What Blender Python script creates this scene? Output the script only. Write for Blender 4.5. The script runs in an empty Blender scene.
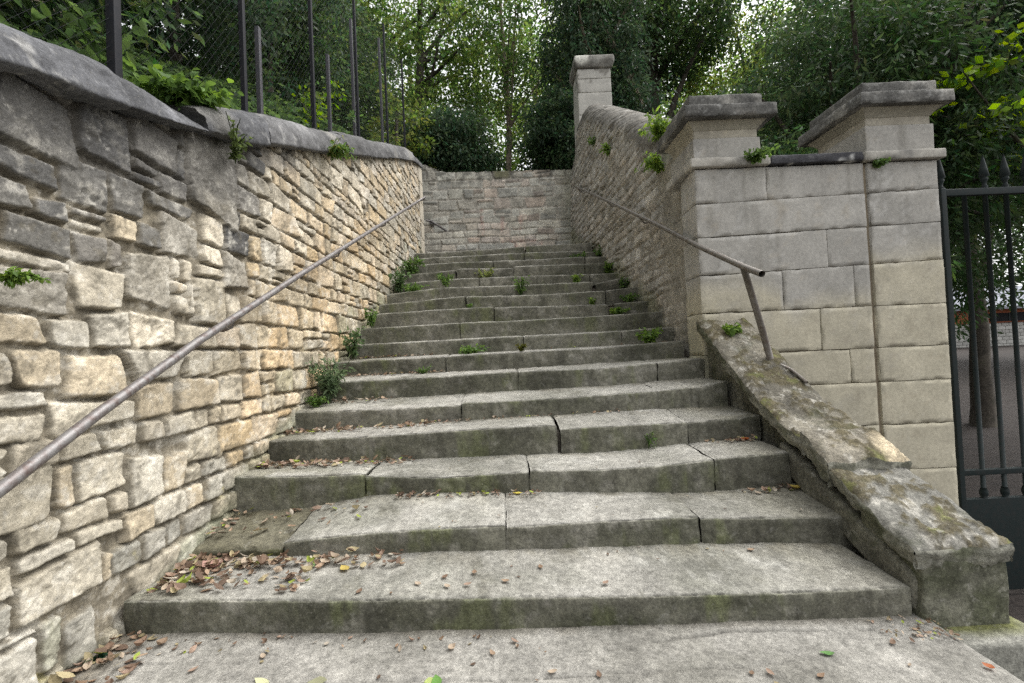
import bpy, math, random
import numpy as np
from mathutils import Matrix, Vector
random.seed(7)
rng = np.random.default_rng(7)
sc = bpy.context.scene
COL = sc.collection
R_ = math.radians

# ------------------------------------------------------------------ noise
def _h(ix, iy, iz, seed):
    n = (ix.astype(np.int64) * 374761393 + iy.astype(np.int64) * 668265263 + iz.astype(np.int64) * 2147483647 + seed * 1274126177) & 0xffffffff
    n = ((n ^ (n >> 13)) * 1274126177) & 0xffffffff
    n = n ^ (n >> 16)
    return (n & 0xffff) / 65535.0
def vn(x, y, z=None, seed=0):
    x, y = np.broadcast_arrays(np.asarray(x, float), np.asarray(y, float))
    ix, iy = np.floor(x), np.floor(y)
    fx, fy = x - ix, y - iy
    fx, fy = fx * fx * (3 - 2 * fx), fy * fy * (3 - 2 * fy)
    if z is None:
        zz = np.zeros_like(ix)
        a, b = _h(ix, iy, zz, seed), _h(ix + 1, iy, zz, seed)
        c, d = _h(ix, iy + 1, zz, seed), _h(ix + 1, iy + 1, zz, seed)
        return (a + (b - a) * fx) * (1 - fy) + (c + (d - c) * fx) * fy
    z = np.broadcast_to(np.asarray(z, float), x.shape)
    iz = np.floor(z); fz = z - iz; fz = fz * fz * (3 - 2 * fz)
    r = []
    for k in (0, 1):
        a, b = _h(ix, iy, iz + k, seed), _h(ix + 1, iy, iz + k, seed)
        c, d = _h(ix, iy + 1, iz + k, seed), _h(ix + 1, iy + 1, iz + k, seed)
        r.append((a + (b - a) * fx) * (1 - fy) + (c + (d - c) * fx) * fy)
    return r[0] + (r[1] - r[0]) * fz
def fbm(x, y, z=None, f=1.0, o=4, seed=0, g=0.5):
    s = 0; a = 1; t = 0
    for k in range(o):
        s = s + a * (vn(x * f + 13.7 * k, y * f + 7.3 * k, None if z is None else z * f + 3.1 * k, seed + 17 * k) - 0.5) * 2
        t += a; a *= g; f *= 2.03
    return s / t                                   # about -1..1
def sstep(x, a, b):
    t = np.clip((x - a) / (b - a), 0, 1); return t * t * (3 - 2 * t)
def lerp(a, b, t): return a + (b - a) * t
def mixc(c, d, t):
    return np.asarray(c) * (1 - t[..., None]) + np.asarray(d) * t[..., None]

# ------------------------------------------------------------------ mesh and object helpers
WL = {}
def raw_mesh(name, V, faces, col=None, smooth=True):
    V = np.asarray(V, np.float32)
    me = bpy.data.meshes.new(name)
    if not isinstance(faces, list): faces = [faces]
    faces = [np.asarray(f, np.int32) for f in faces if len(f)]
    loops = np.concatenate([f.ravel() for f in faces])
    tot = np.concatenate([np.full(len(f), f.shape[1], np.int32) for f in faces])
    start = np.concatenate([[0], np.cumsum(tot)[:-1]]).astype(np.int32)
    me.vertices.add(len(V)); me.vertices.foreach_set('co', V.ravel())
    me.loops.add(len(loops)); me.loops.foreach_set('vertex_index', loops)
    me.polygons.add(len(tot)); me.polygons.foreach_set('loop_start', start); me.polygons.foreach_set('loop_total', tot)
    me.polygons.foreach_set('use_smooth', np.full(len(tot), smooth))
    me.update(calc_edges=True); me.validate()
    if col is not None:
        a = me.color_attributes.new('Col', 'FLOAT_COLOR', 'POINT')
        c = np.ones((len(V), 4), np.float32); c[:, :3] = np.clip(np.broadcast_to(np.asarray(col, np.float32), (len(V), 3)), 0, 1)
        a.data.foreach_set('color', c.ravel())
    return me
def obj(name, V, F, mat, parent=None, col=None, smooth=True, origin=None):
    V = np.asarray(V, float)
    if parent is not None: o0 = np.array(WL[parent.name])
    elif origin is not None: o0 = np.array(origin, float)
    else: o0 = np.array([V[:, 0].mean(), V[:, 1].mean(), V[:, 2].min()])
    me = raw_mesh(name, V - o0, F, col, smooth)
    me.materials.append(mat)
    o = bpy.data.objects.new(name, me); COL.objects.link(o)
    if parent is not None: o.parent = parent
    else: o.location = o0
    WL[o.name] = tuple(o0)
    return o
def tag(o, label, cat, group=None):
    o['label'] = label; o['category'] = cat
    if group: o['group'] = group
    return o
def thing(name, label, cat, loc, group=None):
    o = bpy.data.objects.new(name, None); COL.objects.link(o); o.location = loc
    o.empty_display_size = .1
    WL[o.name] = tuple(loc)
    return tag(o, label, cat, group)
def kind(o, k): o['kind'] = k; return o
class MB:
    """collects vertex/face/colour arrays into one mesh"""
    def __init__(s): s.V = []; s.F = {}; s.C = []; s.n = 0
    def add(s, V, F, C=(.5, .5, .5)):
        V = np.asarray(V, float)
        for f in (F if isinstance(F, list) else [F]):
            f = np.asarray(f)
            if len(f): s.F.setdefault(f.shape[1], []).append(f + s.n)
        s.V.append(V); s.C.append(np.broadcast_to(np.asarray(C, float), (len(V), 3))); s.n += len(V)
    def build(s, name, mat, parent=None, smooth=True, origin=None):
        return obj(name, np.concatenate(s.V), [np.concatenate(v) for v in s.F.values()], mat, parent, np.concatenate(s.C), smooth, origin)
def gridF(nu, nv, closed=False):
    i = np.arange(nu - 1)[:, None] * nv; j = np.arange(nv if closed else nv - 1)[None, :]
    j2 = (j + 1) % nv
    return np.stack([i + j, i + nv + j, i + nv + j2, i + j2], -1).reshape(-1, 4)
def axis_samples(a, b, r, res):
    n = max(1, int(round((b - a - 2 * r) / res)))
    m = np.linspace(a + r, b - r, n + 1)
    e = r * np.array([1, .62, .3])
    return np.concatenate([[a], a + r - e[1:] * 1.0 + 0 * e[1:], m, (b - r + e[1:])[::-1], [b]]) if r > 0 else np.linspace(a, b, n + 1)
def rbox(x0, x1, y0, y1, z0, z1, r=.008, res=.05, amp=.003, f=9, seed=0, warp=None, sharp=0.0):
    """block with rounded worn edges and an uneven surface"""
    lo = np.array([x0, y0, z0]); hi = np.array([x1, y1, z1])
    r = min(r, .45 * (hi - lo).min())
    S = [np.unique(np.round(axis_samples(lo[k], hi[k], r, res), 5)) for k in range(3)]
    VV = []; FF = []; n = 0
    for ax in range(3):
        u, v = [k for k in range(3) if k != ax]
        for side in (0, 1):
            A, B = np.meshgrid(S[u], S[v], indexing='ij')
            P = np.zeros(A.shape + (3,)); P[..., u] = A; P[..., v] = B; P[..., ax] = (lo, hi)[side][ax]
            F = gridF(*A.shape)
            if (side == 1) != (ax == 1): F = F
            else: F = F[:, ::-1]
            VV.append(P.reshape(-1, 3)); FF.append(F + n); n += A.size
    V = np.concatenate(VV)
    q = np.clip(V, lo + r, hi - r); d = V - q; L = np.linalg.norm(d, axis=1, keepdims=True) + 1e-9
    N = d / L
    V = q + N * r
    if amp:
        edge = ((np.abs(d) > 1e-6).sum(1) > 1)
        nz = fbm(V[:, 0], V[:, 1], V[:, 2], f, 4, seed)
        V = V + N * (amp * nz)[:, None]
        if sharp: V -= N * (edge * sharp * np.clip(fbm(V[:, 0], V[:, 1], V[:, 2], 14, 3, seed + 5), 0, 1))[:, None]
    if warp: V = warp(V)
    return V, np.concatenate(FF)
def tube(P, rad, n=8, cap=True):
    P = np.asarray(P, float); m = len(P); rad = np.broadcast_to(rad, (m,))
    T = np.gradient(P, axis=0); T /= np.linalg.norm(T, axis=1, keepdims=True) + 1e-9
    up = np.array([0, 0, 1.0]) if abs(T[:, 2]).mean() < .8 else np.array([1.0, 0, 0])
    A = np.cross(T, up); A /= np.linalg.norm(A, axis=1, keepdims=True) + 1e-9
    B = np.cross(A, T)
    th = np.linspace(0, 2 * np.pi, n, endpoint=False)
    V = P[:, None] + rad[:, None, None] * (np.cos(th)[None, :, None] * A[:, None] + np.sin(th)[None, :, None] * B[:, None])
    V = V.reshape(-1, 3); F = [gridF(m, n, True)]
    if cap and n >= 3: F.append(np.stack([np.arange(n)[::-1], (m - 1) * n + np.arange(n)]))
    return V, F

# ------------------------------------------------------------------ materials
def nodes(name):
    m = bpy.data.materials.new(name); m.use_nodes = True
    nt = m.node_tree; nt.nodes.clear()
    out = nt.nodes.new('ShaderNodeOutputMaterial')
    def N(t, **k):
        n = nt.nodes.new(t)
        for a, b in k.items():
            if a in ('operation', 'blend_type', 'data_type', 'attribute_name', 'noise_dimensions', 'feature', 'wave_type', 'clamp_factor'): setattr(n, a, b)
            else: n.inputs[a].default_value = b
        return n
    return m, nt, N, nt.links.new, out
def ramp(N, nt, pts):
    r = nt.nodes.new('ShaderNodeValToRGB'); e = r.color_ramp.elements
    while len(e) < len(pts): e.new(.5)
    for el, (p, c) in zip(e, pts):
        el.position = p; el.color = (c, c, c, 1) if not hasattr(c, '__len__') else (*c, 1)
    return r
def mat_stone(name, base=None, rough=.9, mott=.35, fine=.3, spots=.0, spot_col=(.55, .53, .48), bump=.5, bscale=70, scale=1.0, dark=None, dark_amt=0., moss=0.):
    m, nt, N, L, out = nodes(name)
    tc = N('ShaderNodeTexCoord'); geo = N('ShaderNodeNewGeometry')
    pos = geo.outputs['Position']
    b = N('ShaderNodeBsdfPrincipled', Roughness=rough); b.inputs['Specular IOR Level'].default_value = .25
    if base is None: a = N('ShaderNodeVertexColor'); a.layer_name = 'Col'; c = a.outputs['Color']
    else:
        a = N('ShaderNodeRGB'); a.outputs[0].default_value = (*base, 1); c = a.outputs[0]
    def nz(sc_, det=6, ro=.6):
        n = N('ShaderNodeTexNoise', Scale=sc_ * scale, Detail=det, Roughness=ro); L(pos, n.inputs['Vector']); return n.outputs['Fac']
    def mul(c, fac, lo, hi):
        mr = N('ShaderNodeMapRange'); mr.inputs['From Min'].default_value = .3; mr.inputs['From Max'].default_value = .7
        mr.inputs['To Min'].default_value = lo; mr.inputs['To Max'].default_value = hi; L(fac, mr.inputs['Value'])
        mx = N('ShaderNodeMix', data_type='RGBA', blend_type='MULTIPLY'); mx.inputs['Factor'].default_value = 1
        L(c, mx.inputs['A']); cc = N('ShaderNodeCombineColor')
        for k in range(3): L(mr.outputs[0], cc.inputs[k])
        L(cc.outputs[0], mx.inputs['B']); return mx.outputs['Result']
    c = mul(c, nz(4.5), 1 - mott, 1 + mott)
    n38 = nz(38, 5, .7)
    c = mul(c, n38, 1 - fine, 1 + fine)
    c = mul(c, nz(130, 3, .8), 1 - fine * .8, 1 + fine * .8)
    c = mul(c, nz(14, 6, .7), 1 - fine * .6, 1 + fine * .6)
    def over(c, fac, lo, hi, colr, amt):
        mr = N('ShaderNodeMapRange'); mr.inputs['From Min'].default_value = lo; mr.inputs['From Max'].default_value = hi
        mr.inputs['To Max'].default_value = amt; L(fac, mr.inputs['Value'])
        mx = N('ShaderNodeMix', data_type='RGBA'); L(mr.outputs[0], mx.inputs['Factor']); L(c, mx.inputs['A']); mx.inputs['B'].default_value = (*colr, 1)
        return mx.outputs['Result']
    vo = N('ShaderNodeTexVoronoi', Scale=85 * scale); L(pos, vo.inputs['Vector'])
    c = over(c, vo.outputs['Distance'], .22, .12, (.04, .038, .03), .5 * min(1, fine * 2.2))
    c = over(c, nz(80, 3, .7), .6, .72, (.42, .4, .35), .4 * min(1, fine * 2))
    if dark_amt: c = over(c, nz(7, 6, .75), .5, .66, dark or (.03, .03, .028), dark_amt)
    if spots: c = over(c, nz(17, 5, .72), .58, .68, spot_col, spots)
    if moss: c = over(c, nz(5.5, 6, .75), .55, .66, (.045, .055, .018), moss)
    L(c, b.inputs['Base Color'])
    n1 = N('ShaderNodeTexNoise', Scale=bscale * scale, Detail=8, Roughness=.7); L(pos, n1.inputs['Vector'])
    bp = N('ShaderNodeBump', Strength=bump, Distance=.006); L(n1.outputs['Fac'], bp.inputs['Height'])
    L(bp.outputs[0], b.inputs['Normal']); L(b.outputs[0], out.inputs[0])
    return m
def mat_leaf(name, trans=.35, rough=.5):
    m, nt, N, L, out = nodes(name)
    a = N('ShaderNodeVertexColor'); a.layer_name = 'Col'
    d = N('ShaderNodeBsdfPrincipled', Roughness=rough); d.inputs['Specular IOR Level'].default_value = .12
    t = N('ShaderNodeBsdfTranslucent'); mx = N('ShaderNodeMixShader', Fac=trans)
    hs = N('ShaderNodeHueSaturation', Hue=.485, Saturation=1.15, Value=1.5)
    L(a.outputs[0], d.inputs['Base Color']); L(a.outputs[0], hs.inputs['Color']); L(hs.outputs[0], t.inputs['Color'])
    L(d.outputs[0], mx.inputs[1]); L(t.outputs[0], mx.inputs[2]); L(mx.outputs[0], out.inputs[0])
    return m
def mat_metal(name, base, rough=.5, metal=.6, rust=(.09, .045, .025), amt=.6):
    m, nt, N, L, out = nodes(name)
    geo = N('ShaderNodeNewGeometry')
    n = N('ShaderNodeTexNoise', Scale=26, Detail=7, Roughness=.7); L(geo.outputs['Position'], n.inputs['Vector'])
    mr = N('ShaderNodeMapRange'); mr.inputs['From Min'].default_value = .45; mr.inputs['From Max'].default_value = .65; mr.inputs['To Max'].default_value = amt
    L(n.outputs['Fac'], mr.inputs['Value'])
    mx = N('ShaderNodeMix', data_type='RGBA'); L(mr.outputs[0], mx.inputs['Factor']); mx.inputs['A'].default_value = (*base, 1); mx.inputs['B'].default_value = (*rust, 1)
    b = N('ShaderNodeBsdfPrincipled', Roughness=rough, Metallic=metal); b.inputs['Specular IOR Level'].default_value = .5 if metal else .2; L(mx.outputs['Result'], b.inputs['Base Color'])
    bp = N('ShaderNodeBump', Strength=.3, Distance=.002); L(n.outputs['Fac'], bp.inputs['Height']); L(bp.outputs[0], b.inputs['Normal'])
    L(b.outputs[0], out.inputs[0]); return m
M = {}
M['rubble'] = mat_stone('rubble stone', mott=.22, fine=.28, spots=.3, bump=.75, bscale=55, dark_amt=.22, dark=(.07, .065, .055))
M['grey_rubble'] = mat_stone('grey rubble', mott=.3, fine=.4, spots=.35, bump=.8, bscale=60, dark_amt=.45, dark=(.05, .05, .042))
M['coping'] = mat_stone('weathered coping', mott=.35, fine=.35, spots=.28, spot_col=(.3, .3, .29), bump=.6, bscale=60)
M['ashlar'] = mat_stone('ashlar limestone', mott=.12, fine=.16, spots=.16, bump=.35, bscale=90, dark_amt=.1, dark=(.12, .11, .095))
M['cap'] = mat_stone('lichened cap stone', mott=.35, fine=.45, spots=.45, spot_col=(.42, .42, .4), bump=.9, bscale=45, dark_amt=.5, dark=(.035, .035, .033))
M['step'] = mat_stone('worn step stone', mott=.22, fine=.4, spots=.22, spot_col=(.45, .44, .4), bump=.8, bscale=75, dark_amt=.3, dark=(.05, .05, .04))
M['cheek'] = mat_stone('mossy cheek stone', mott=.35, fine=.45, spots=.4, spot_col=(.5, .48, .42), bump=1.0, bscale=55, dark_amt=.45, dark=(.03, .028, .02), moss=.35)
M['mortar'] = mat_stone('earth mortar', base=(.085, .075, .06), mott=.3, fine=.4, bump=.8)
M['render'] = mat_stone('coarse rubble body', base=(.3, .28, .24), mott=.3, fine=.3, bump=.8)
M['asphalt'] = mat_stone('asphalt', base=(.032, .026, .023), mott=.3, fine=.4, bump=.6, spots=.1, spot_col=(.2, .17, .12))
M['soil'] = mat_stone('leafy soil', base=(.085, .065, .045), mott=.4, fine=.5, bump=1., bscale=30, moss=.35)
M['leaf'] = mat_leaf('leaf', .45)
M['dry_leaf'] = mat_leaf('dry leaf', .12, .65)
M['bark'] = mat_stone('bark', base=(.07, .06, .048), mott=.4, fine=.5, bump=1., bscale=25, moss=.3)
M['pale_bark'] = mat_stone('pale bark', base=(.2, .165, .12), mott=.3, fine=.4, bump=.8, bscale=25)
M['rail'] = mat_metal('weathered steel pipe', (.2, .19, .185), .5, .4, (.08, .045, .035), .75)
M['rail_worn'] = mat_metal('worn brown pipe', (.2, .185, .165), .5, .4, (.1, .065, .045), .6)
M['gate'] = mat_metal('dark green iron', (.012, .019, .019), .6, 0, (.03, .026, .024), .4)
M['fence'] = mat_metal('dark fence steel', (.013, .014, .018), .6, 0, (.03, .025, .025), .4)
M['post'] = mat_metal('galvanised post', (.055, .055, .065), .6, .2, (.07, .055, .05), .5)
M['roof'] = mat_stone('slate roof', base=(.26, .27, .31), mott=.15, fine=.15, bump=.2)
M['brick'] = mat_stone('orange cladding', base=(.36, .12, .06), mott=.2, fine=.2, bump=.3)
M['block'] = mat_stone('pale blockwork', mott=.15, fine=.2, bump=.3)
M['dark'] = mat_stone('dark opening', base=(.012, .012, .014), mott=.1, fine=.1, bump=0)

# ------------------------------------------------------------------ masonry layout
def coursed(u0, u1, v0, v1, hr, wr, rs, split=.2, merge=.1, minw=.07):
    """irregular coursed rubble: list of [ua, ub, va, vb]"""
    out = []; v = v0; blocked = []
    while v < v1:
        hgt = rs.uniform(*hr)
        cuts = sorted(blocked); nb = []
        u = u0 - rs.uniform(0, .3)
        while u < u1:
            inb = [b for b in cuts if b[0] - 1e-6 <= u < b[1] - 1e-6]
            if inb: u = inb[0][1]; continue
            w = hgt * rs.uniform(*wr)
            nxt = [b for b in cuts if b[0] > u + 1e-6]
            e = u + max(w, minw)
            if nxt and e > nxt[0][0] - .06: e = nxt[0][0]
            if e - u > .02:
                x = rs.random()
                if x < split and hgt > .1 and e - u > .1:
                    k = rs.uniform(.35, .65)
                    out.append([u, e, v, v + hgt * k]); out.append([u, e, v + hgt * k, v + hgt])
                elif x < split + merge:
                    ex = rs.uniform(.6, 1.0) * .12
                    out.append([u, e, v, v + hgt + ex]); nb.append((u, e))
                    # the row above starts level here; its stones stay clear of this one
                else: out.append([u, e, v, v + hgt])
            u = e
        blocked = nb; v += hgt
        if nb:
            # stones that reach up: clip them to the height of the next course
            pass
    return out
def field(U, V, stones, pal, mortar, seed, warp=.016, gap=.008, edge=.03, jd=.035, off=.014, tilt=.08, rough=.005, rad=.03, rag=.45, patchy=0.0):
    """height and colour of a stone face on a grid; U (nu), V (nu,nv)"""
    nu, nv = V.shape
    U2 = np.broadcast_to(U[:, None], V.shape)
    wu = U2 + warp * fbm(U2, V, f=4, o=1, seed=seed) + rag * warp * fbm(U2, V, f=23, o=4, seed=seed + 3, g=.65)
    wv = V + warp * fbm(U2, V, f=3, o=1, seed=seed + 9) + rag * warp * fbm(U2, V, f=24, o=4, seed=seed + 12, g=.65)
    mf = fbm(U2, V, f=16, o=4, seed=seed + 4)
    H = -jd + .012 * mf
    if patchy:      # mortar left flush in places
        H = H + jd * .75 * sstep(fbm(U2, V, f=1.3, o=3, seed=seed + 40), -.05, .3) * patchy
    C = np.asarray(mortar) * (1 + .35 * mf[..., None])
    rs = np.random.default_rng(seed)
    n1 = fbm(U2, V, f=14, o=5, seed=seed + 21, g=.72)
    n2 = np.clip(fbm(U2, V, f=11, o=4, seed=seed + 31, g=.65) - .12, 0, 1)
    for (a, b, c, d) in stones:
        i0, i1 = np.searchsorted(U, [a - .06, b + .06])
        if i1 - i0 < 2: continue
        sub = V[i0:i1]
        js = np.nonzero((sub.max(0) > c - .06) & (sub.min(0) < d + .06))[0]
        if len(js) < 2: continue
        j0, j1 = js[0], js[-1] + 1
        pu = wu[i0:i1, j0:j1] - (a + b) / 2; pv = wv[i0:i1, j0:j1] - (c + d) / 2
        th = rs.normal(0, .035); ct, st = math.cos(th), math.sin(th)
        pu, pv = pu * ct + pv * st, pv * ct - pu * st
        g = gap * rs.uniform(.5, 1.6)
        hu, hv = (b - a) / 2 - g, (d - c) / 2 - g
        # slightly trapezoid stones
        pu2 = pu * (1 + rs.normal(0, .1) * pv / max(hv, .02)); pv2 = pv * (1 + rs.normal(0, .1) * pu / max(hu, .02))
        r = min(rad * rs.uniform(.5, 1.4), .9 * min(hu, hv))
        qx, qy = np.abs(pu2) - hu + r, np.abs(pv2) - hv + r
        sd = np.hypot(np.maximum(qx, 0), np.maximum(qy, 0)) + np.minimum(np.maximum(qx, qy), 0) - r
        dd = -sd
        e = edge * rs.uniform(.6, 1.3)
        t = np.clip(dd / e, 0, 1); prof = 1 - (1 - t) ** 2
        o = rs.normal(0, off)
        rj = rough * rs.uniform(.6, 1.8)
        h = -jd + prof * (jd + o + rs.normal(0, tilt) * pu + rs.normal(0, tilt) * pv + rj * n1[i0:i1, j0:j1] - rj * 1.8 * n2[i0:i1, j0:j1])
        m = (dd > 0) & (h > H[i0:i1, j0:j1] - .004)
        col = pal((a + b) / 2, (c + d) / 2, rs, d - c)
        HH = H[i0:i1, j0:j1]; HH[m] = h[m]
        CC = C[i0:i1, j0:j1]; k = sstep(dd, .0, .012)[..., None]
        CN = CC * (1 - k) + col * k
        CC[m] = CN[m]
    return H, C

# ------------------------------------------------------------------ shared levels of the place
Y1, T = 1.755, .366
def ipl(x, pts):
    p = np.asarray(pts, float); return np.interp(x, p[:, 0], p[:, 1])
COPB = [(-1.5, 1.1), (.2, 1.61), (1.0, 1.9), (1.32, 2.0), (1.53, 2.06), (1.86, 2.145), (2.11, 2.21), (2.61, 2.37), (2.98, 2.52), (3.56, 2.74), (4.31, 3.04), (5.4, 3.48), (6.67, 4.0), (7.88, 4.48), (8.75, 4.7)]
COPT = [(-1.5, 1.4), (.2, 1.85), (1.0, 2.09), (1.43, 2.22), (1.73, 2.31), (2.12, 2.385), (2.28, 2.42), (2.43, 2.5), (2.75, 2.63), (3.0, 2.75), (3.8, 3.06), (4.46, 3.33), (5.5, 3.76), (7.5, 4.58), (8.75, 4.87)]
LWX = -1.5
NOSE = {
 1: [[(-1.5, .226), (-0.979, 0.2), (-0.382, 0.174), (0.143, 0.155), (0.618, 0.143), (1.073, 0.13), (1.511, 0.131)]],
 2: [[(-1.51, .25), (-1.3, .262), (-1.085, .245)], [(-1.06, 0.275), (-0.762, 0.292), (-0.449, 0.298), (-0.049, 0.299)], [(-0.038, 0.289), (0.393, 0.297), (0.85, 0.296)], [(0.868, 0.288), (1.232, 0.272), (1.6, 0.259)]],
 3: [[(-1.517, 0.495), (-1.15, 0.48), (-0.811, 0.474)], [(-0.795, 0.465), (-0.396, 0.435), (-0.07, 0.441), (0.083, 0.443)], [(0.099, 0.451), (0.475, 0.437), (0.804, 0.443), (1.095, 0.461)], [(1.112, 0.464), (1.189, 0.468), (1.519, 0.483)]],
 4: [[(-1.516, 0.612), (-0.816, 0.613), (-0.442, 0.621), (0.164, 0.631), (0.283, 0.627)], [(0.313, 0.604), (0.558, 0.607), (1.106, 0.609)], [(1.118, 0.608), (1.441, 0.621), (1.57, 0.634)]],
 5: [[(-1.55, 0.745), (-1.193, 0.739), (-0.773, 0.735), (-0.35, 0.74)], [(-0.336, 0.754), (0.074, 0.752), (0.641, 0.764), (1.054, 0.777)], [(1.061, 0.777), (1.354, 0.792), (1.55, 0.825)]],
 6: [[(-1.532, 0.921), (-0.851, 0.924), (-0.38, 0.93), (0.069, 0.943)], [(0.085, 0.941), (0.724, 0.935), (1.169, 0.958)], [(1.185, 0.959), (1.55, 0.977)]],
 7: [[(-1.5, 1.075), (-0.931, 1.079), (-0.542, 1.083)], [(-0.529, 1.083), (0.11, 1.093), (0.807, 1.095), (1.157, 1.111)], [(1.166, 1.11), (1.42, 1.121), (1.54, 1.131)]],
 8: [[(-1.5, 1.228), (-0.443, 1.236), (0.146, 1.243)], [(0.165, 1.242), (0.889, 1.243), (1.085, 1.249)], [(1.099, 1.247), (1.6, 1.262)]],
 9: [[(-1.5, 1.404), (-0.988, 1.409), (-0.484, 1.417)], [(-0.463, 1.418), (0.145, 1.413), (1.232, 1.429)], [(1.242, 1.429), (1.664, 1.441)]],
 10: [[(-1.5, 1.579), (-0.837, 1.596), (-0.137, 1.607)], [(-0.115, 1.597), (0.385, 1.584), (1.142, 1.576)], [(1.223, 1.579), (1.649, 1.595)]],
 11: [[(-1.5, 1.723), (-0.479, 1.781)], [(-0.451, 1.774), (0.42, 1.76), (1.194, 1.773)], [(1.211, 1.772), (1.63, 1.81)]],
 12: [[(-1.5, 1.89), (-0.785, 1.949), (0.225, 1.935)], [(0.237, 1.937), (0.455, 1.938), (1.12, 1.942)], [(1.17, 1.913), (1.584, 1.986)]],
 13: [[(-1.5, 2.084), (-0.664, 2.112), (-0.339, 2.115)], [(-0.325, 2.115), (0.489, 2.11), (1.155, 2.098)], [(1.168, 2.094), (1.605, 2.098)]],
 14: [[(-1.502, 2.253), (-0.698, 2.298)], [(-0.668, 2.316), (0.135, 2.291)], [(0.151, 2.316), (0.669, 2.314), (1.159, 2.312)], [(1.173, 2.311), (1.593, 2.314)]],
 15: [[(-1.5, 2.464), (-0.732, 2.483), (-0.156, 2.478)], [(-0.141, 2.477), (0.559, 2.477), (1.23, 2.488)], [(1.244, 2.478), (1.595, 2.472)]],
 16: [[(-1.517, 2.642), (0.337, 2.664)], [(0.353, 2.664), (1.299, 2.649)], [(1.315, 2.635), (1.6, 2.625)]],
 17: [[(-1.506, 2.808), (-0.55, 2.826), (0.359, 2.845)], [(0.393, 2.855), (1.5, 2.867)]],
}
BOT = {1: [(-1.45, .105), (-.08, .053), (1.54, .027)], 2: [(-1.04, .206), (-.08, .181), (.85, .171), (1.58, .135)],
       3: [(-1.52, .3), (-1.1, .31), (-.72, .36), (.07, .335), (1.01, .285), (1.54, .304)], 4: [(-1.52, .469), (-.45, .455), (.55, .445), (1.59, .495)],
       5: [(-1.56, .6), (-.5, .624), (.63, .642), (1.63, .644)], 6: [(-1.53, .772), (-.54, .781), (.72, .793), (1.55, .826)],
       7: [(-1.37, .948), (-.07, .945), (1.59, .978)], 8: [(-1.41, 1.091), (-.07, 1.101), (1.62, 1.115)]}
NSTEP = 17
def nose_z(n, x):
    p = [q for s in NOSE[n] for q in s]; return ipl(x, p)
def tread_back(n, x):
    if n + 1 in BOT: return ipl(x, BOT[n + 1])
    return nose_z(n, x) + .012
def ground_z(x, y):
    """level of the treads and the landing under a point"""
    if y < Y1: return float(ipl(x, BOT[1])) - .012 + .02 * (y - Y1)
    n = min(NSTEP, int((y - Y1) / T) + 1); f = (y - Y1 - (n - 1) * T) / T
    return float(lerp(nose_z(n, x), tread_back(n, x), min(f, 1)))

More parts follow.
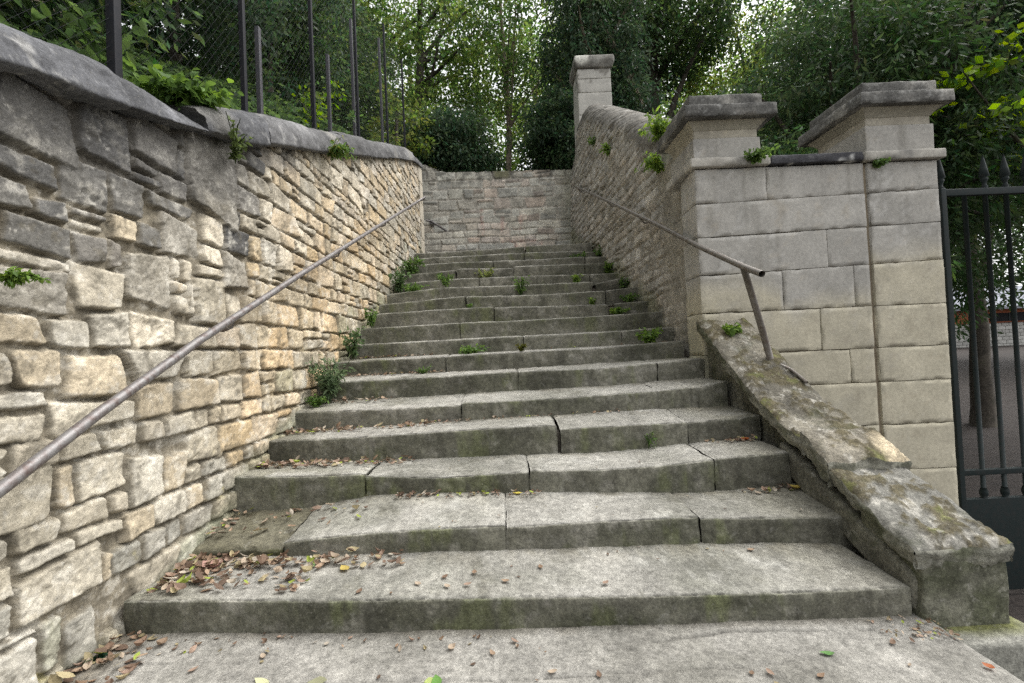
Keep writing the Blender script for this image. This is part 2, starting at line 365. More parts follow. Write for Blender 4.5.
# ------------------------------------------------------------------ the staircase
stair = thing('stone_staircase', 'broad worn stone staircase climbing between the two rubble walls', 'staircase', (0, Y1, 0))
def slab_mesh(n, pts, seed, first, last, rough=1.0):
    Yn = Y1 + (n - 1) * T
    far = max(.6, Yn / 2.2)
    x0, x1 = pts[0][0] - (0 if first else .005), pts[-1][0] + (0 if last else .005)
    nx = int((x1 - x0) / (.011 * far)) + 3
    xs = np.linspace(x0, x1, nx)
    # ease the samples towards the ends so the worn corners are round
    zn = ipl(xs, pts)
    zb = tread_back(n, xs)
    zbot = (ipl(xs, BOT[n]) if n in BOT else nose_z(n - 1, xs)) - .05
    dback = T + .04
    r = .013 * rough
    prof = []                                    # (y offset, weight of z between)
    tb = np.linspace(1, 0, 12)
    for t in tb: prof.append(('t', t))
    for a in np.linspace(8, 82, 5): prof.append(('n', R_(a)))
    for t in np.linspace(0, 1, 9): prof.append(('r', t))
    V = np.zeros((nx, len(prof), 3)); NN = np.zeros_like(V); K = np.zeros((nx, len(prof)))
    for j, (k, t) in enumerate(prof):
        V[:, j, 0] = xs
        if k == 't':
            V[:, j, 1] = Yn + r + (dback - r) * t; V[:, j, 2] = zn + (zb - zn) * t * dback / T; NN[:, j] = (0, 0, 1); K[:, j] = 0
        elif k == 'n':
            V[:, j, 1] = Yn + r - r * math.sin(t); V[:, j, 2] = zn - r + r * math.cos(t); NN[:, j] = (0, -math.sin(t), math.cos(t)); K[:, j] = t / 1.57
        else:
            V[:, j, 1] = Yn; V[:, j, 2] = lerp(zn - r, zbot, t); NN[:, j] = (0, -1, 0); K[:, j] = 1
    X, Y, Z = V[..., 0], V[..., 1], V[..., 2]
    X0, Y0, Z0 = X.copy(), Y.copy(), Z.copy()
    d = .005 * fbm(X, Y, Z, 5, 3, seed) * rough + .004 * fbm(X, Y, Z, 22, 3, seed + 2) * rough
    # worn nose: shallow dips and chips along the edge
    edge = np.exp(-((np.abs(K - .5)) / .35) ** 2)
    chip = np.clip(fbm(X, X * 0 + n, f=3.3, o=6, seed=seed + 4, g=.72) - .02, 0, 1)
    d = d - edge * (.024 * chip * rough + .003 + .016 * np.clip(fbm(X, Z, Y, 30, 3, seed + 6, .7), 0, 1) + .02 * np.clip(fbm(X, Z, Y, 11, 4, seed + 8, .7) - .08, 0, 1))
    # slightly wavy line of the riser in plan
    V[..., 1] += .008 * fbm(X, X * 0, f=1.6, o=2, seed=seed + 7) * rough
    # rounded ends at the joints
    for e, on in ((x0, True), (x1, True)):
        q = np.abs(xs - e)[:, None]
        d = d - .007 * np.exp(-q / .007) - .006 * np.exp(-q / .03) * np.clip(fbm(X, Y, Z, 12, 3, seed + 11) + .1, 0, 1)
    V = V + NN * d[..., None]
    for e in (x0, x1): V[..., 0] += .009 * fbm(Y0 * 1.0, Z0, f=11, o=4, seed=seed + 20 + int(e > x0), g=.65) * np.exp(-(np.abs(xs - e) / .03) ** 2)[:, None]
    # colour: worn pale tread, algae on the riser
    a1 = fbm(X0, Z0 * 2.2, Y0, 2.6, 4, seed=90); a2 = fbm(X0, Z0 * 1.5, Y0, 10, 4, seed=91, g=.65)
    tint = 1 + .13 * np.clip(np.random.default_rng(seed).normal(), -1.5, 1.5)
    tread = mixc((.285, .275, .245), (.19, .186, .158), sstep(a1, -.2, .45)) * tint
    tread = mixc(tread, (.37, .355, .315), np.exp(-((X0 + .1) / .75) ** 2) * sstep(a2, -.5, .4) * .4)      # worn paler where people walk
    tread = mixc(tread, (.16, .15, .105), sstep(np.abs(X0) + .25 * a1, 1.0, 1.5) * .55)
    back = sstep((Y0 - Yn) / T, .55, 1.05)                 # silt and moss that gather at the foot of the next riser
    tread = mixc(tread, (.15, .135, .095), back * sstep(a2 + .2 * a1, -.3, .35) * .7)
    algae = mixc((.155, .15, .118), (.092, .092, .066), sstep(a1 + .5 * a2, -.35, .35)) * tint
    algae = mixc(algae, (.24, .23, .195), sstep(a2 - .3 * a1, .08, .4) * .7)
    up = sstep((Z0 - zbot[:, None]) / (zn - zbot)[:, None], 0, 1)
    lich = fbm(X0, Y0, Z0, 6, 5, 95, .7)
    tread = mixc(tread, (.42, .41, .37), sstep(lich, .2, .42) * .5); tread = mixc(tread, (.105, .1, .075), sstep(-lich + .3 * a1, .24, .5) * .6)
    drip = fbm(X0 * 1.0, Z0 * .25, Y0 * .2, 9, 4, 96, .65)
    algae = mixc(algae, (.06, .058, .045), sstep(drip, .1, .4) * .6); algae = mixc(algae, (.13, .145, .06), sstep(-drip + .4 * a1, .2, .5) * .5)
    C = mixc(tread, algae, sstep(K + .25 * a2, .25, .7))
    C = mixc(C, (.39, .375, .33), edge * sstep(a2, -.2, .3) * .45)
    nv = len(prof); F = [gridF(nx, nv)]
    VV = V.reshape(-1, 3); CC = C.reshape(-1, 3)
    # end caps with an inner bottom-back corner
    ends = []
    for i in (0, nx - 1):
        p = VV[i * nv:(i + 1) * nv]
        c = np.array([[xs[i], Yn + dback, zbot[i]]])
        k = len(VV); VV = np.concatenate([VV, c]); CC = np.concatenate([CC, CC[:1] * .6])
        idx = np.arange(i * nv, i * nv + nv)
        tri = np.stack([np.full(nv - 1, k), idx[:-1], idx[1:]], -1)
        ends.append(tri if i else tri[:, ::-1])
    F.append(np.concatenate(ends))
    return VV, F, CC
for n in range(1, NSTEP + 1):
    Yn = Y1 + (n - 1) * T
    allz = np.array([q[1] for s in NOSE[n] for q in s]).min()
    low = (min(q[1] for q in BOT[n]) if n in BOT else allz - .17) - .1
    V, F = rbox(-1.6, 1.58 if n < 8 else 1.68, Yn + .035, Yn + T + .1, low, allz - .035, .01, .12, .006, 8, n)
    step = obj('step', V, F, M['mortar'], stair, (.1, .1, .1))
    for i, pts in enumerate(NOSE[n]):
        sunk = (n == 2 and i == 0)
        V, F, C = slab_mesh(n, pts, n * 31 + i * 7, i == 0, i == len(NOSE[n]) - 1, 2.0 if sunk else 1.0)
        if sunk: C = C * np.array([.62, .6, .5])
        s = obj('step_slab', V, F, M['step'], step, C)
        if sunk: s['label'] = 'rough sunken mossy block'

# landing slab in front of the steps, then three steps down to the street
xs = np.arange(-1.62, 1.57, .012); ys = np.concatenate([np.arange(.82, 1.0, .03), np.arange(1.0, 1.84, .009)])
X, Y = np.meshgrid(xs, ys, indexing='ij')
Z = ipl(X, BOT[1]) - .012 + .02 * (Y - Y1) + .005 * fbm(X, Y, f=4, o=4, seed=301) + .003 * fbm(X, Y, f=26, o=3, seed=302)
def crack(x, y, pts, w=.006, dep=.018, seed=0):
    yy = ipl(x, pts) + .012 * fbm(x, x * 0, f=9, o=4, seed=seed, g=.65)
    m = (x > pts[0][0]) & (x < pts[-1][0])
    return np.where(m, np.exp(-((y - yy) / w) ** 2), 0) * sstep(fbm(x, x * 0, f=5, o=2, seed=seed + 1), -.75, -.1)
ck = crack(X, Y, [(.3, 1.63), (.75, 1.7), (1.3, 1.69)], seed=5) + .7 * crack(X, Y, [(-1.2, 1.48), (-.4, 1.505), (.2, 1.5), (.9, 1.53)], .004, seed=8)
Z = Z - .012 * ck
e = np.exp(-(1.562 - X) / .02) ; Z -= .015 * e * (1 + .6 * fbm(Y, Y * 0, f=8, o=3, seed=12))
a1 = fbm(X, Y, f=2.2, o=4, seed=310); a2 = fbm(X, Y, f=11, o=4, seed=311)
C = mixc((.25, .24, .215), (.175, .168, .146), sstep(a1, -.3, .5))
C = mixc(C, (.3, .288, .26), sstep(a2, .1, .5) * .5)
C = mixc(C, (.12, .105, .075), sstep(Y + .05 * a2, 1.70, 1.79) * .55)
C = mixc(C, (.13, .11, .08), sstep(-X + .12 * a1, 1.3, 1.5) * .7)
C = C * (1 - .6 * np.clip(ck, 0, 1))[..., None]
mb = MB(); P = np.stack([X, Y, Z], -1); mb.add(P.reshape(-1, 3), gridF(*X.shape)[:, ::-1], C.reshape(-1, 3))
k = P[-1]; sd = np.stack([np.stack([k[:, 0] + .004 * j, k[:, 1], lerp(k[:, 2], -.4, j / 6)], -1) for j in range(7)], 1)
mb.add(sd.reshape(-1, 3), gridF(len(ys), 7), (.1, .1, .08))
kind(mb.build('landing', M['step']), 'structure')
mb = MB()
for k in range(6):
    V, F = rbox(-1.62, 1.57, .82 - .4 * (k + 1), .82 - .4 * k + .3, -1.2, .03 - .18 * (k + 1), .02, .08, .004, 7, 400 + k)
    mb.add(V, F, (.24, .23, .2))
V, F = rbox(-1.62, 1.56, .83, 1.8, -1.2, -.03, .01, .2, 0)
mb.add(V, F, (.2, .2, .17))
o = mb.build('entrance_steps', M['step']); tag(o, 'lowest stone steps leading up from the street to the landing', 'steps')

# ------------------------------------------------------------------ left retaining wall
lw = thing('retaining_wall', 'tall beige rubble stone wall with dark rounded coping beside the left handrail', 'stone wall', (-1.6, 4.5, 0))
def ysamples(a, b, k=.0021, lo=.0036, hi=.011, y0=1.2):
    y = [a]
    while y[-1] < b:
        q = y[-1]; y.append(q + (.008 if q < y0 else min(hi, max(lo, k * q * q))))
    y[-1] = b; return np.array(y)
U = ysamples(.3, 8.45)
zt = ipl(U, COPB) + .05
zb = np.maximum(0, (U - Y1) / T * .165) - .25
nv = 420
V2 = zb[:, None] + (zt - zb)[:, None] * np.linspace(0, 1, nv)[None]
rs = np.random.default_rng(21)
st = coursed(.2, 8.5, -.3, 5.0, (.07, .185), (.9, 2.3), rs, .08, .0)
# larger weathered blocks: near the top by the camera, and a few big ones lower down
BIG = [[.95, 1.37, 1.74, 1.98], [1.37, 1.66, 1.82, 2.05], [1.66, 1.9, 1.9, 2.14], [1.9, 2.16, 2.0, 2.2], [1.58, 1.78, 1.7, 1.88], [2.22, 2.62, 1.88, 2.36], [1.83, 2.1, 1.36, 1.6], [2.24, 2.5, 1.3, 1.55],
       [2.03, 2.32, 1.62, 1.8], [1.27, 1.53, .62, .8], [1.57, 1.83, 1.0, 1.17], [1.4, 1.69, .32, .48], [1.2, 1.47, .13, .28], [1.55, 1.68, .08, .27], [2.47, 2.72, 1.52, 1.72], [1.29, 1.6, 1.29, 1.44], [1.1, 1.33, 1.42, 1.6]]
def hit(s, b): return s[0] < b[1] - .02 and s[1] > b[0] + .02 and s[2] < b[3] - .02 and s[3] > b[2] + .02
keep = []
for s in st:
    bs = [b for b in BIG if hit(s, b)]
    for b in bs:                                       # trim the stone against the big block
        ov_u = min(s[1], b[1]) - max(s[0], b[0]); ov_v = min(s[3], b[3]) - max(s[2], b[2])
        if ov_u / (s[1] - s[0]) < ov_v / (s[3] - s[2]):
            if s[0] < b[0]: s[1] = min(s[1], b[0])
            else: s[0] = max(s[0], b[1])
        else:
            if s[2] < b[2]: s[3] = min(s[3], b[2])
            else: s[2] = max(s[2], b[3])
    if s[1] - s[0] > .035 and s[3] - s[2] > .03 and not any(hit(s, b) for b in BIG): keep.append(s)
st = keep + BIG
def pal_left(u, v, rs, hh):
    below = float(ipl(u, COPB)) - v                    # distance under the coping
    foot = v - max(0, (u - Y1) / T * .165)             # height above the treads
    beige = [(.46, .41, .32), (.43, .385, .30), (.48, .435, .345), (.40, .36, .28), (.46, .425, .35), (.46, .39, .28)]
    warm = [(.49, .395, .265), (.52, .43, .305), (.48, .42, .315), (.52, .465, .365), (.45, .365, .24), (.52, .46, .37)]
    grey = [(.35, .335, .285), (.39, .37, .315), (.32, .305, .26), (.42, .395, .335), (.37, .36, .28)]
    dark = [(.11, .107, .1), (.15, .143, .128), (.2, .187, .165), (.09, .088, .085)]
    x = rs.random()
    pw = np.clip((u - 2.1) / 1.2, 0, 1)
    p = warm if x < pw * .75 else beige
    if foot < .4 and x > .25 + .3 * min(1, u / 5): p = grey
    if u < 3.0 and below < .42 + .2 * rs.random() and rs.random() < 1.15 - max(0, u - 1.9) * .8: p = dark
    elif u < 2.6 and below < .75 and rs.random() < .5: p = [(.27, .25, .21), (.3, .275, .23), (.22, .2, .17), (.36, .33, .27)]
    c = np.array(p[rs.integers(len(p))]) * rs.uniform(.85, 1.12)
    return c
H, C = field(U, V2, st, pal_left, (.2, .175, .13), 5, warp=.009, gap=.0045, edge=.011, jd=.03, off=.005, tilt=.05, rough=.0085, rad=.018, rag=.85, patchy=.15)
U2 = np.broadcast_to(U[:, None], V2.shape)
below = ipl(U2, COPB) - V2; foot = V2 - np.maximum(0, (U2 - Y1) / T * .165)
b1 = fbm(U2, V2, f=2.3, o=4, seed=71); b2 = fbm(U2, V2, f=9, o=4, seed=72, g=.6)
C = C * (1 + (np.array((1.07, .985, .86)) - 1) * (sstep(U2, 2.0, 3.0) * sstep(-U2, -6.5, -5) * sstep(1.5 - foot + .5 * b1, 0, .8))[..., None])      # iron-stained middle
b3 = fbm(U2, V2, f=14, o=5, seed=73, g=.72); b4 = fbm(U2, V2, f=5, o=4, seed=74, g=.6)
C = C * (1 + .3 * b3 + .22 * b4)[..., None]
C = mixc(C, (.56, .53, .46), sstep(b3 - .3 * b2, .12, .4) * .5)                                                                  # chalky scars
C = mixc(C, (.13, .115, .085), sstep(-b3 + .4 * b4, .16, .42) * .55)                                                             # dirt held in pits
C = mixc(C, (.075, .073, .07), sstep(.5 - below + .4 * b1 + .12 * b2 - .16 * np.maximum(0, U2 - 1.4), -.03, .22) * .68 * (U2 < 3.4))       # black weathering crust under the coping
C = mixc(C, (.36, .315, .11), sstep(b2 + .25 * b1 - .8 * np.maximum(0, foot - .25), .32, .55) * .45 * (U2 < 2.4))                  # yellow lichen low down
C = mixc(C, (.17, .18, .12), sstep(.16 - foot + .12 * b1, 0, .14) * .65)                                                          # algae at the foot
C = mixc(C, (.16, .2, .07), sstep(b2, .42, .6) * sstep(.55 - foot, 0, .4) * .5 * (U2 > 3))
P = np.stack([LWX + H - .012 * np.maximum(0, foot), U2, V2], -1)
obj('rubble_face', P.reshape(-1, 3), gridF(*V2.shape), M['rubble'], lw, C.reshape(-1, 3))
V, F = rbox(-2.15, -1.56, -1.4, 8.4, -1.3, 1.0, .02, .5, 0)
def shear(V):
    t = V[:, 2] > .5; V = V.copy(); V[t, 2] = ipl(V[t, 1], COPB) - .02; return V
ys_ = np.linspace(-1.4, 8.45, 40)
sec = np.stack([np.stack([np.full(40, -2.2), ys_, np.full(40, -1.4)], -1), np.stack([np.full(40, -2.2), ys_, ipl(ys_, COPB)], -1),
                np.stack([np.full(40, -1.57), ys_, ipl(ys_, COPB)], -1), np.stack([np.full(40, -1.57), ys_, np.full(40, -1.4)], -1)], 1)
obj('wall_core', sec.reshape(-1, 3), [gridF(40, 4, True), np.array([[3, 2, 1, 0], [156, 157, 158, 159]])], M['mortar'], lw, (.1, .1, .1), False)
# dressed quoins at the far end
mb = MB()
z = 2.5; k = 0
rs = np.random.default_rng(4)
while z < 4.6:
    h = rs.uniform(.22, .4); h = min(h, 4.7 - z)
    if h < .05: break
    dpt = .34 if k % 2 else .26
    V, F = rbox(-2.1, -1.495, 8.75 - dpt, 8.75, z, z + h - .008, .012, .05, .004, 9, 60 + k)
    mb.add(V, F, np.array((.5, .45, .36)) * rs.uniform(.9, 1.08)); z += h; k += 1
V, F = rbox(-6, -1.56, 8.4, 8.72, 1.2, 4.68, .02, .3, .01, 4, 3); mb.add(V, F, (.36, .33, .27))
mb.build('quoin', M['ashlar'], lw)
# coping stones
CY = [-1.2, -.4, .35, .98, 1.80, 2.27, 2.92, 3.62, 4.4, 5.2, 6.05, 6.95, 7.85, 8.76]
for i in range(len(CY) - 1):
    a, b = CY[i] + .003, CY[i + 1] - .003
    ny = max(8, int((b - a) / (.014 if b < 4.5 else .03)))
    y = np.linspace(a, b, ny)
    dz = [0, 0, 0, 0, .0, 0, .006, .0, .006, -.006, .005, 0, 0][i]
    b0 = ipl(y, COPB); t0 = ipl(y, COPT)
    rough_low = i < 6
    pr = [(-.02, 0), (.035, 0), (.05, .03), (.05, .2), (.042, .42), (.026, .62), (0, .8), (-.05, .93), (-.13, 1.0), (-.25, 1.0), (-.4, .97), (-.52, .9), (-.56, .75), (-.57, 0)]
    if i < 5: pr = [(-.02, 0), (.05, 0), (.07, .04), (.055, .25), (.04, .45), (.02, .62), (-.015, .78), (-.06, .9), (-.13, .97), (-.25, 1.0), (-.4, .97), (-.52, .9), (-.56, .75), (-.57, 0)]
    pr = np.array(pr); tt = np.linspace(0, 1, 40); s_ = np.linspace(0, 1, len(pr))
    px, pz = np.interp(tt, s_, pr[:, 0]), np.interp(tt, s_, pr[:, 1])
    X = LWX + np.broadcast_to(px, (ny, 40)).copy(); Yg = np.broadcast_to(y[:, None], X.shape).copy()
    Z = b0[:, None] + dz + (t0 - b0)[:, None] * pz[None]
    if i == 4: Z -= .075 * ((Yg - a) / (b - a)) ** 2 * np.clip(pz * 1.6, 0, 1)[None]
    if rough_low: Z += .03 * fbm(Yg, Yg * 0, f=2.2, o=3, seed=200 + i) * np.clip(1 - pz, 0, 1)[None]
    nx_, nz_ = np.gradient(pz), -np.gradient(px); ln = np.hypot(nx_, nz_) + 1e-9
    d = .02 * fbm(X, Yg, Z, 4, 5, 210 + i, .6) + .009 * fbm(X, Yg, Z, 22, 4, 230 + i, .7) - .035 * np.clip(fbm(X, Yg, Z, 7, 5, 250 + i, .65) - .12, 0, 1) + .012 * np.random.default_rng(700 + i).normal() - .02 * np.exp(-np.minimum(Yg - a, b - Yg) / .012) * (1 + fbm(X, Yg, Z, 15, 3, 260 + i))
    X += d * (nx_ / ln); Z += d * (nz_ / ln)
    c1 = fbm(X, Yg, Z, 3, 4, 77)
    base = np.array((.075, .076, .08)) if i < 6 else np.array((.095, .094, .094))
    c2 = fbm(X, Yg, Z, 17, 4, 78, .7)
    Cc = mixc(mixc(base, base * 2.0, sstep(c1, .0, .5)), (.27, .265, .25), sstep(c2 + .3 * c1, .25, .45) * .6) * (1 + .12 * np.random.default_rng(i).normal())
    if i >= 5: Cc = mixc(Cc, (.27, .255, .22), sstep(fbm(X, Yg, Z, 2, 3, 79), .1, .5) * .5)
    VV = np.stack([X, Yg, Z], -1).reshape(-1, 3)
    obj('coping_stone', VV, [gridF(ny, 40, True)[:, ::-1], np.stack([np.arange(40), (ny - 1) * 40 + np.arange(40)[::-1]])], M['coping'], lw, Cc.reshape(-1, 3))
# pale kerb course showing behind the coping
V, F = rbox(-2.15, -1.98, 2.35, 3.3, -.1, .06, .03, .05, .012, 6, 71, warp=lambda V: np.stack([V[:, 0], V[:, 1], V[:, 2] + ipl(V[:, 1], COPT) + .0], -1))
obj('backing_kerb', V, F, M['ashlar'], lw, (.26, .245, .22))

# ------------------------------------------------------------------ right rubble wall with rounded top
rw = thing('rubble_wall', 'grey rubble stone wall with rounded top rising behind the left gate pier', 'stone wall', (1.8, 7, 0))
U = np.arange(4.0, 9.9, .0125)
crest = ipl(U, [(4, 2.98), (4.3, 3.16), (5.26, 3.75), (6.12, 4.28), (7.3, 5.0), (8.5, 5.72), (9.1, 5.75), (9.3, 5.3), (9.9, 5.0)])
zb = (U - Y1) / T * .165 - .3
xb = 1.6 - (U - 4) * .022
nf, nt_ = 200, 70
def rwall(U, crest, zb, xb):
    zt = crest - .3
    s = np.linspace(0, 1, nf)
    Zf = zb[:, None] + (zt - zb)[:, None] * s; Xf = xb[:, None] + .045 * (Zf - zb[:, None])
    a = np.linspace(0, np.pi * .5, nt_)
    Zt = zt[:, None] + .3 * np.sin(a); Xt = Xf[:, -1:] + .3 * (1 - np.cos(a))
    b = np.linspace(0, 1, 12)[1:]
    Zk = crest[:, None] + (zb - crest)[:, None] * b ** 2; Xk = Xt[:, -1:] + .22 * np.minimum(1, b * 3)
    return np.concatenate([Xf, Xt[:, 1:], Xk], 1), np.concatenate([Zf, Zt[:, 1:], Zk], 1)
X, Z = rwall(U, crest, zb, xb)
arc = np.concatenate([np.zeros((len(U), 1)), np.cumsum(np.hypot(np.diff(X, axis=1), np.diff(Z, axis=1)), 1)], 1) + zb[:, None]
rs = np.random.default_rng(33)
st = coursed(3.9, 10, .5, 9.5, (.07, .14), (1.3, 3.4), rs, .15, .0)
def pal_right(u, v, rs, hh):
    p = [(.44, .415, .365), (.41, .39, .345), (.48, .45, .395), (.37, .355, .32), (.44, .4, .34), (.5, .48, .44)]
    return np.array(p[rs.integers(len(p))]) * rs.uniform(.82, 1.12)
H, C = field(U, arc, st, pal_right, (.32, .295, .25), 8, warp=.022, gap=.009, edge=.022, jd=.02, off=.006, tilt=.05, rough=.007, rad=.03, patchy=.6)
U2 = np.broadcast_to(U[:, None], X.shape)
c1 = fbm(U2, arc, f=1.8, o=4, seed=140); c2 = fbm(U2, arc, f=8, o=4, seed=141, g=.6)
topm = sstep(Z - (crest[:, None] - .42) + .15 * c1, 0, .25)
C = mixc(C, (.105, .098, .085), topm * .78)
C = mixc(C, (.42, .4, .36), topm * sstep(c2, .3, .5) * .7)
foot = Z - (U2 - Y1) / T * .165
C = mixc(C, (.15, .16, .085), sstep(.28 - foot + .3 * c1, 0, .3) * .65)
C = mixc(C, (.3, .2, .08), sstep(c2 + .3 * c1, .45, .6) * sstep(1.3 - foot, 0, .6) * .5 * (U2 < 5.2))
near = sstep(4.75 + .25 * c1 - U2, 0, .3)                     # smeared render next to the pier
H = H * (1 - .75 * near) + near * (.012 + .008 * c2); C = mixc(C, (.3, .275, .225), near * .75)
gx = np.gradient(Z, axis=1); gz = -np.gradient(X, axis=1); ln = np.hypot(gx, gz) + 1e-9
H = H * (1 - .55 * topm)
Xd, Zd = X - H * gx / ln, Z - H * gz / ln
obj('rubble_face', np.stack([Xd, U2, Zd], -1).reshape(-1, 3), gridF(*X.shape)[:, ::-1], M['grey_rubble'], rw, C.reshape(-1, 3))
# pillar standing at the top end of that wall
pil = thing('stone_pillar', 'pale square stone pillar with a flat cap at the upper end of the rubble wall', 'pillar', (2.0, 9.3, 3))
mb = MB()
zz = [3.0, 3.7, 4.3, 4.85, 5.35, 5.75, 6.2, 6.48, 6.68]
for i in range(len(zz) - 1):
    V, F = rbox(1.655 + .02 * (zz[-1] - zz[i]) * -.6, 2.32, 8.98, 9.58, zz[i], zz[i + 1] - .005, .012, .05, .004, 8, 500 + i)
    c1 = fbm(V[:, 0], V[:, 1], V[:, 2], 9, 4, 510, .65)
    base = np.array((.43, .415, .375)) * np.random.default_rng(i).uniform(.92, 1.06)
    Cc = np.broadcast_to(base, (len(V), 3))
    if i >= 6: Cc = mixc(Cc, (.14, .13, .11), sstep(c1, .1, .3) * .75)
    mb.add(V, F, Cc)
mb.build('shaft', M['ashlar'], pil)
def capw(V):
    V = V.copy(); t = (V[:, 2] - 6.68) / .26; k = np.clip(t, 0, 1)
    cx, cy = 1.99, 9.28; s = 1 + .12 * np.minimum(k * 2, 1) - .1 * np.maximum(0, k - .7)
    V[:, 0] = cx + (V[:, 0] - cx) * s; V[:, 1] = cy + (V[:, 1] - cy) * s; return V
V, F = rbox(1.63, 2.35, 8.95, 9.61, 6.682, 6.93, .03, .05, .01, 7, 520, warp=capw)
c1 = fbm(V[:, 0], V[:, 1], V[:, 2], 6, 4, 521)
Cc = mixc((.16, .15, .13), (.3, .29, .26), sstep(c1, 0, .5)); Cc = mixc(Cc, (.55, .54, .48), sstep(.17 - np.hypot(V[:, 0] - 1.74, (V[:, 2] - 6.86) * 1.3), 0, .05))
obj('cap', V, F, M['cap'], pil, Cc)

# ------------------------------------------------------------------ wall closing the top
bw = thing('end_wall', 'pinkish grey stone wall closing the head of the staircase', 'stone wall', (-.5, 9.8, 2.4))
U = np.arange(-4.5, 1.62, .014); top = ipl(U, [(-4.5, 5.3), (-1.75, 5.25), (-1.6, 5.22), (-1.35, 5.1), (-1.15, 5.03), (1.65, 4.99)])
nv = 190
V2 = 2.3 + (top - 2.3)[:, None] * np.linspace(0, 1, nv)
rs = np.random.default_rng(55)
st = coursed(-4.6, 1.7, 2.2, 4.0, (.11, .18), (1.4, 3.2), rs, .06, 0) + coursed(-4.6, 1.7, 4.0, 5.4, (.13, .24), (.9, 2.0), rs, .2, 0)
def pal_back(u, v, rs, hh):
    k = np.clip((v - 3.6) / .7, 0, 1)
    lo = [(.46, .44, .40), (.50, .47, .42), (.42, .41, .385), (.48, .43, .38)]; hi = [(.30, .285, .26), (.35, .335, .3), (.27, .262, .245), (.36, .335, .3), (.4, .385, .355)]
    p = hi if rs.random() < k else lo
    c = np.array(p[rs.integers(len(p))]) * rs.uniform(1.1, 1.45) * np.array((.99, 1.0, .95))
    if abs(u - .1) < .9 and rs.random() < .35: c = c * np.array((1.06, .96, .94))
    return c
H, C = field(U, V2, st, pal_back, (.45, .42, .36), 61, warp=.014, gap=.008, edge=.016, jd=.016, off=.005, tilt=.04, rough=.005, rad=.02)
U2 = np.broadcast_to(U[:, None], V2.shape); c1 = fbm(U2, V2, f=9, o=4, seed=143, g=.65); c0 = fbm(U2, V2, f=1.5, o=3, seed=144)
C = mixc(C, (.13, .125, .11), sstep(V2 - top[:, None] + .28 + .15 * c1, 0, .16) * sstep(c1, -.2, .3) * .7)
C = mixc(C, (.15, .15, .08), sstep(V2 - top[:, None] + .2, 0, .1) * sstep(.22 - np.abs(U2 - .05), 0, .1) * .8)
C = mixc(C, (.2, .2, .14), sstep(U2, 1.2, 1.5) * .5)
# faded red paint, illegible
red = np.zeros_like(V2)
for (a, b, z0, z1) in [(-.45, -.38, 3.62, 4.2), (-.4, -.05, 4.05, 4.12), (-.02, .05, 3.7, 4.15), (.1, .45, 3.72, 3.8), (.38, .46, 3.78, 4.1), (.6, .66, 3.9, 4.2), (.0, 1.0, 3.44, 3.5), (.25, .32, 3.3, 3.5), (.8, .86, 3.3, 3.46)]:
    red = np.maximum(red, sstep(U2, a - .03, a + .02) * sstep(-U2, -b - .03, -b + .02) * sstep(V2, z0 - .03, z0 + .02) * sstep(-V2, -z1 - .03, -z1 + .02))
C = mixc(C, (.45, .2, .17), red * sstep(c1, -.25, .35) * .35)
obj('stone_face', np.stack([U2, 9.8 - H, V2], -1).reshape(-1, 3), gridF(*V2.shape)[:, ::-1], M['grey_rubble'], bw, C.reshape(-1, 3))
tp = np.stack([np.stack([U, np.full_like(U, y), top - .003 + (.03 if 9.85 < y < 10.2 else 0) - (1.5 if y > 10.3 else 0)], -1) for y in (9.8, 9.88, 10.0, 10.15, 10.22, 10.32)], 1)
obj('wall_top', tp.reshape(-1, 3), gridF(len(U), 6)[:, ::-1], M['grey_rubble'], bw, (.22, .21, .18))

# ------------------------------------------------------------------ gate piers and ashlar panel
GREY = [(.36, .345, .315), (.39, .37, .335), (.34, .325, .3), (.40, .385, .35)]
WARM = [(.48, .43, .335), (.46, .405, .31), (.50, .45, .36), (.45, .40, .32)]
ZC = [-1.2, -.72, -.35, .02, .381, .722, .995, 1.33, 1.655, 1.96, 2.23, 2.487]
def tz(x, z): return z + (.026 * (x - 2.55) if 1.5 < z < 2.3 else 0.0)
def block_col(V, z, rs, warmth):
    x, y, zz = V[:, 0], V[:, 1], V[:, 2]
    n = fbm(x, y, zz, 2.6, 4, 801); n2 = fbm(x, zz, y, 13, 4, 802, .65); n3 = fbm(x * 9, y * 9, zz * .9, 1, 4, 803, .6)
    t = sstep(np.where(x > 2.95, 1.72, np.where(x > 2.2, 1.38, 1.5)) + .22 * n - zz, -.12, .12) * (1 if z < 2.4 else 0)
    C = mixc((.385, .37, .335), (.475, .437, .335), t) * rs.uniform(.95, 1.05)
    C = mixc(C, (.24, .232, .21), sstep(n + .3 * n2, -.05, .45) * .5 * (1 - .6 * t))
    C = mixc(C, (.56, .545, .51), sstep(n2 + .5 * n, .22, .5) * .5 * (1 - .75 * t))
    C = mixc(C, (.2, .188, .16), sstep(n3 + .25 * (zz - 1.9), .18, .5) * .5)                  # rain streaks
    C = mixc(C, (.3, .25, .17), sstep(n2 - .2 * n, .3, .5) * .3)
    C = mixc(C, (.2, .215, .13), sstep(1.72 - x + .12 * n, 0, .15) * sstep(1.5 - zz, 0, .6) * .4)
    return C
BOND = [2.93, 2.93, 2.93, 2.5, 2.93, 2.73, 2.51, 2.222, 2.6, 2.93, 2.138]      # where the pier's blocks end inside the panel wall
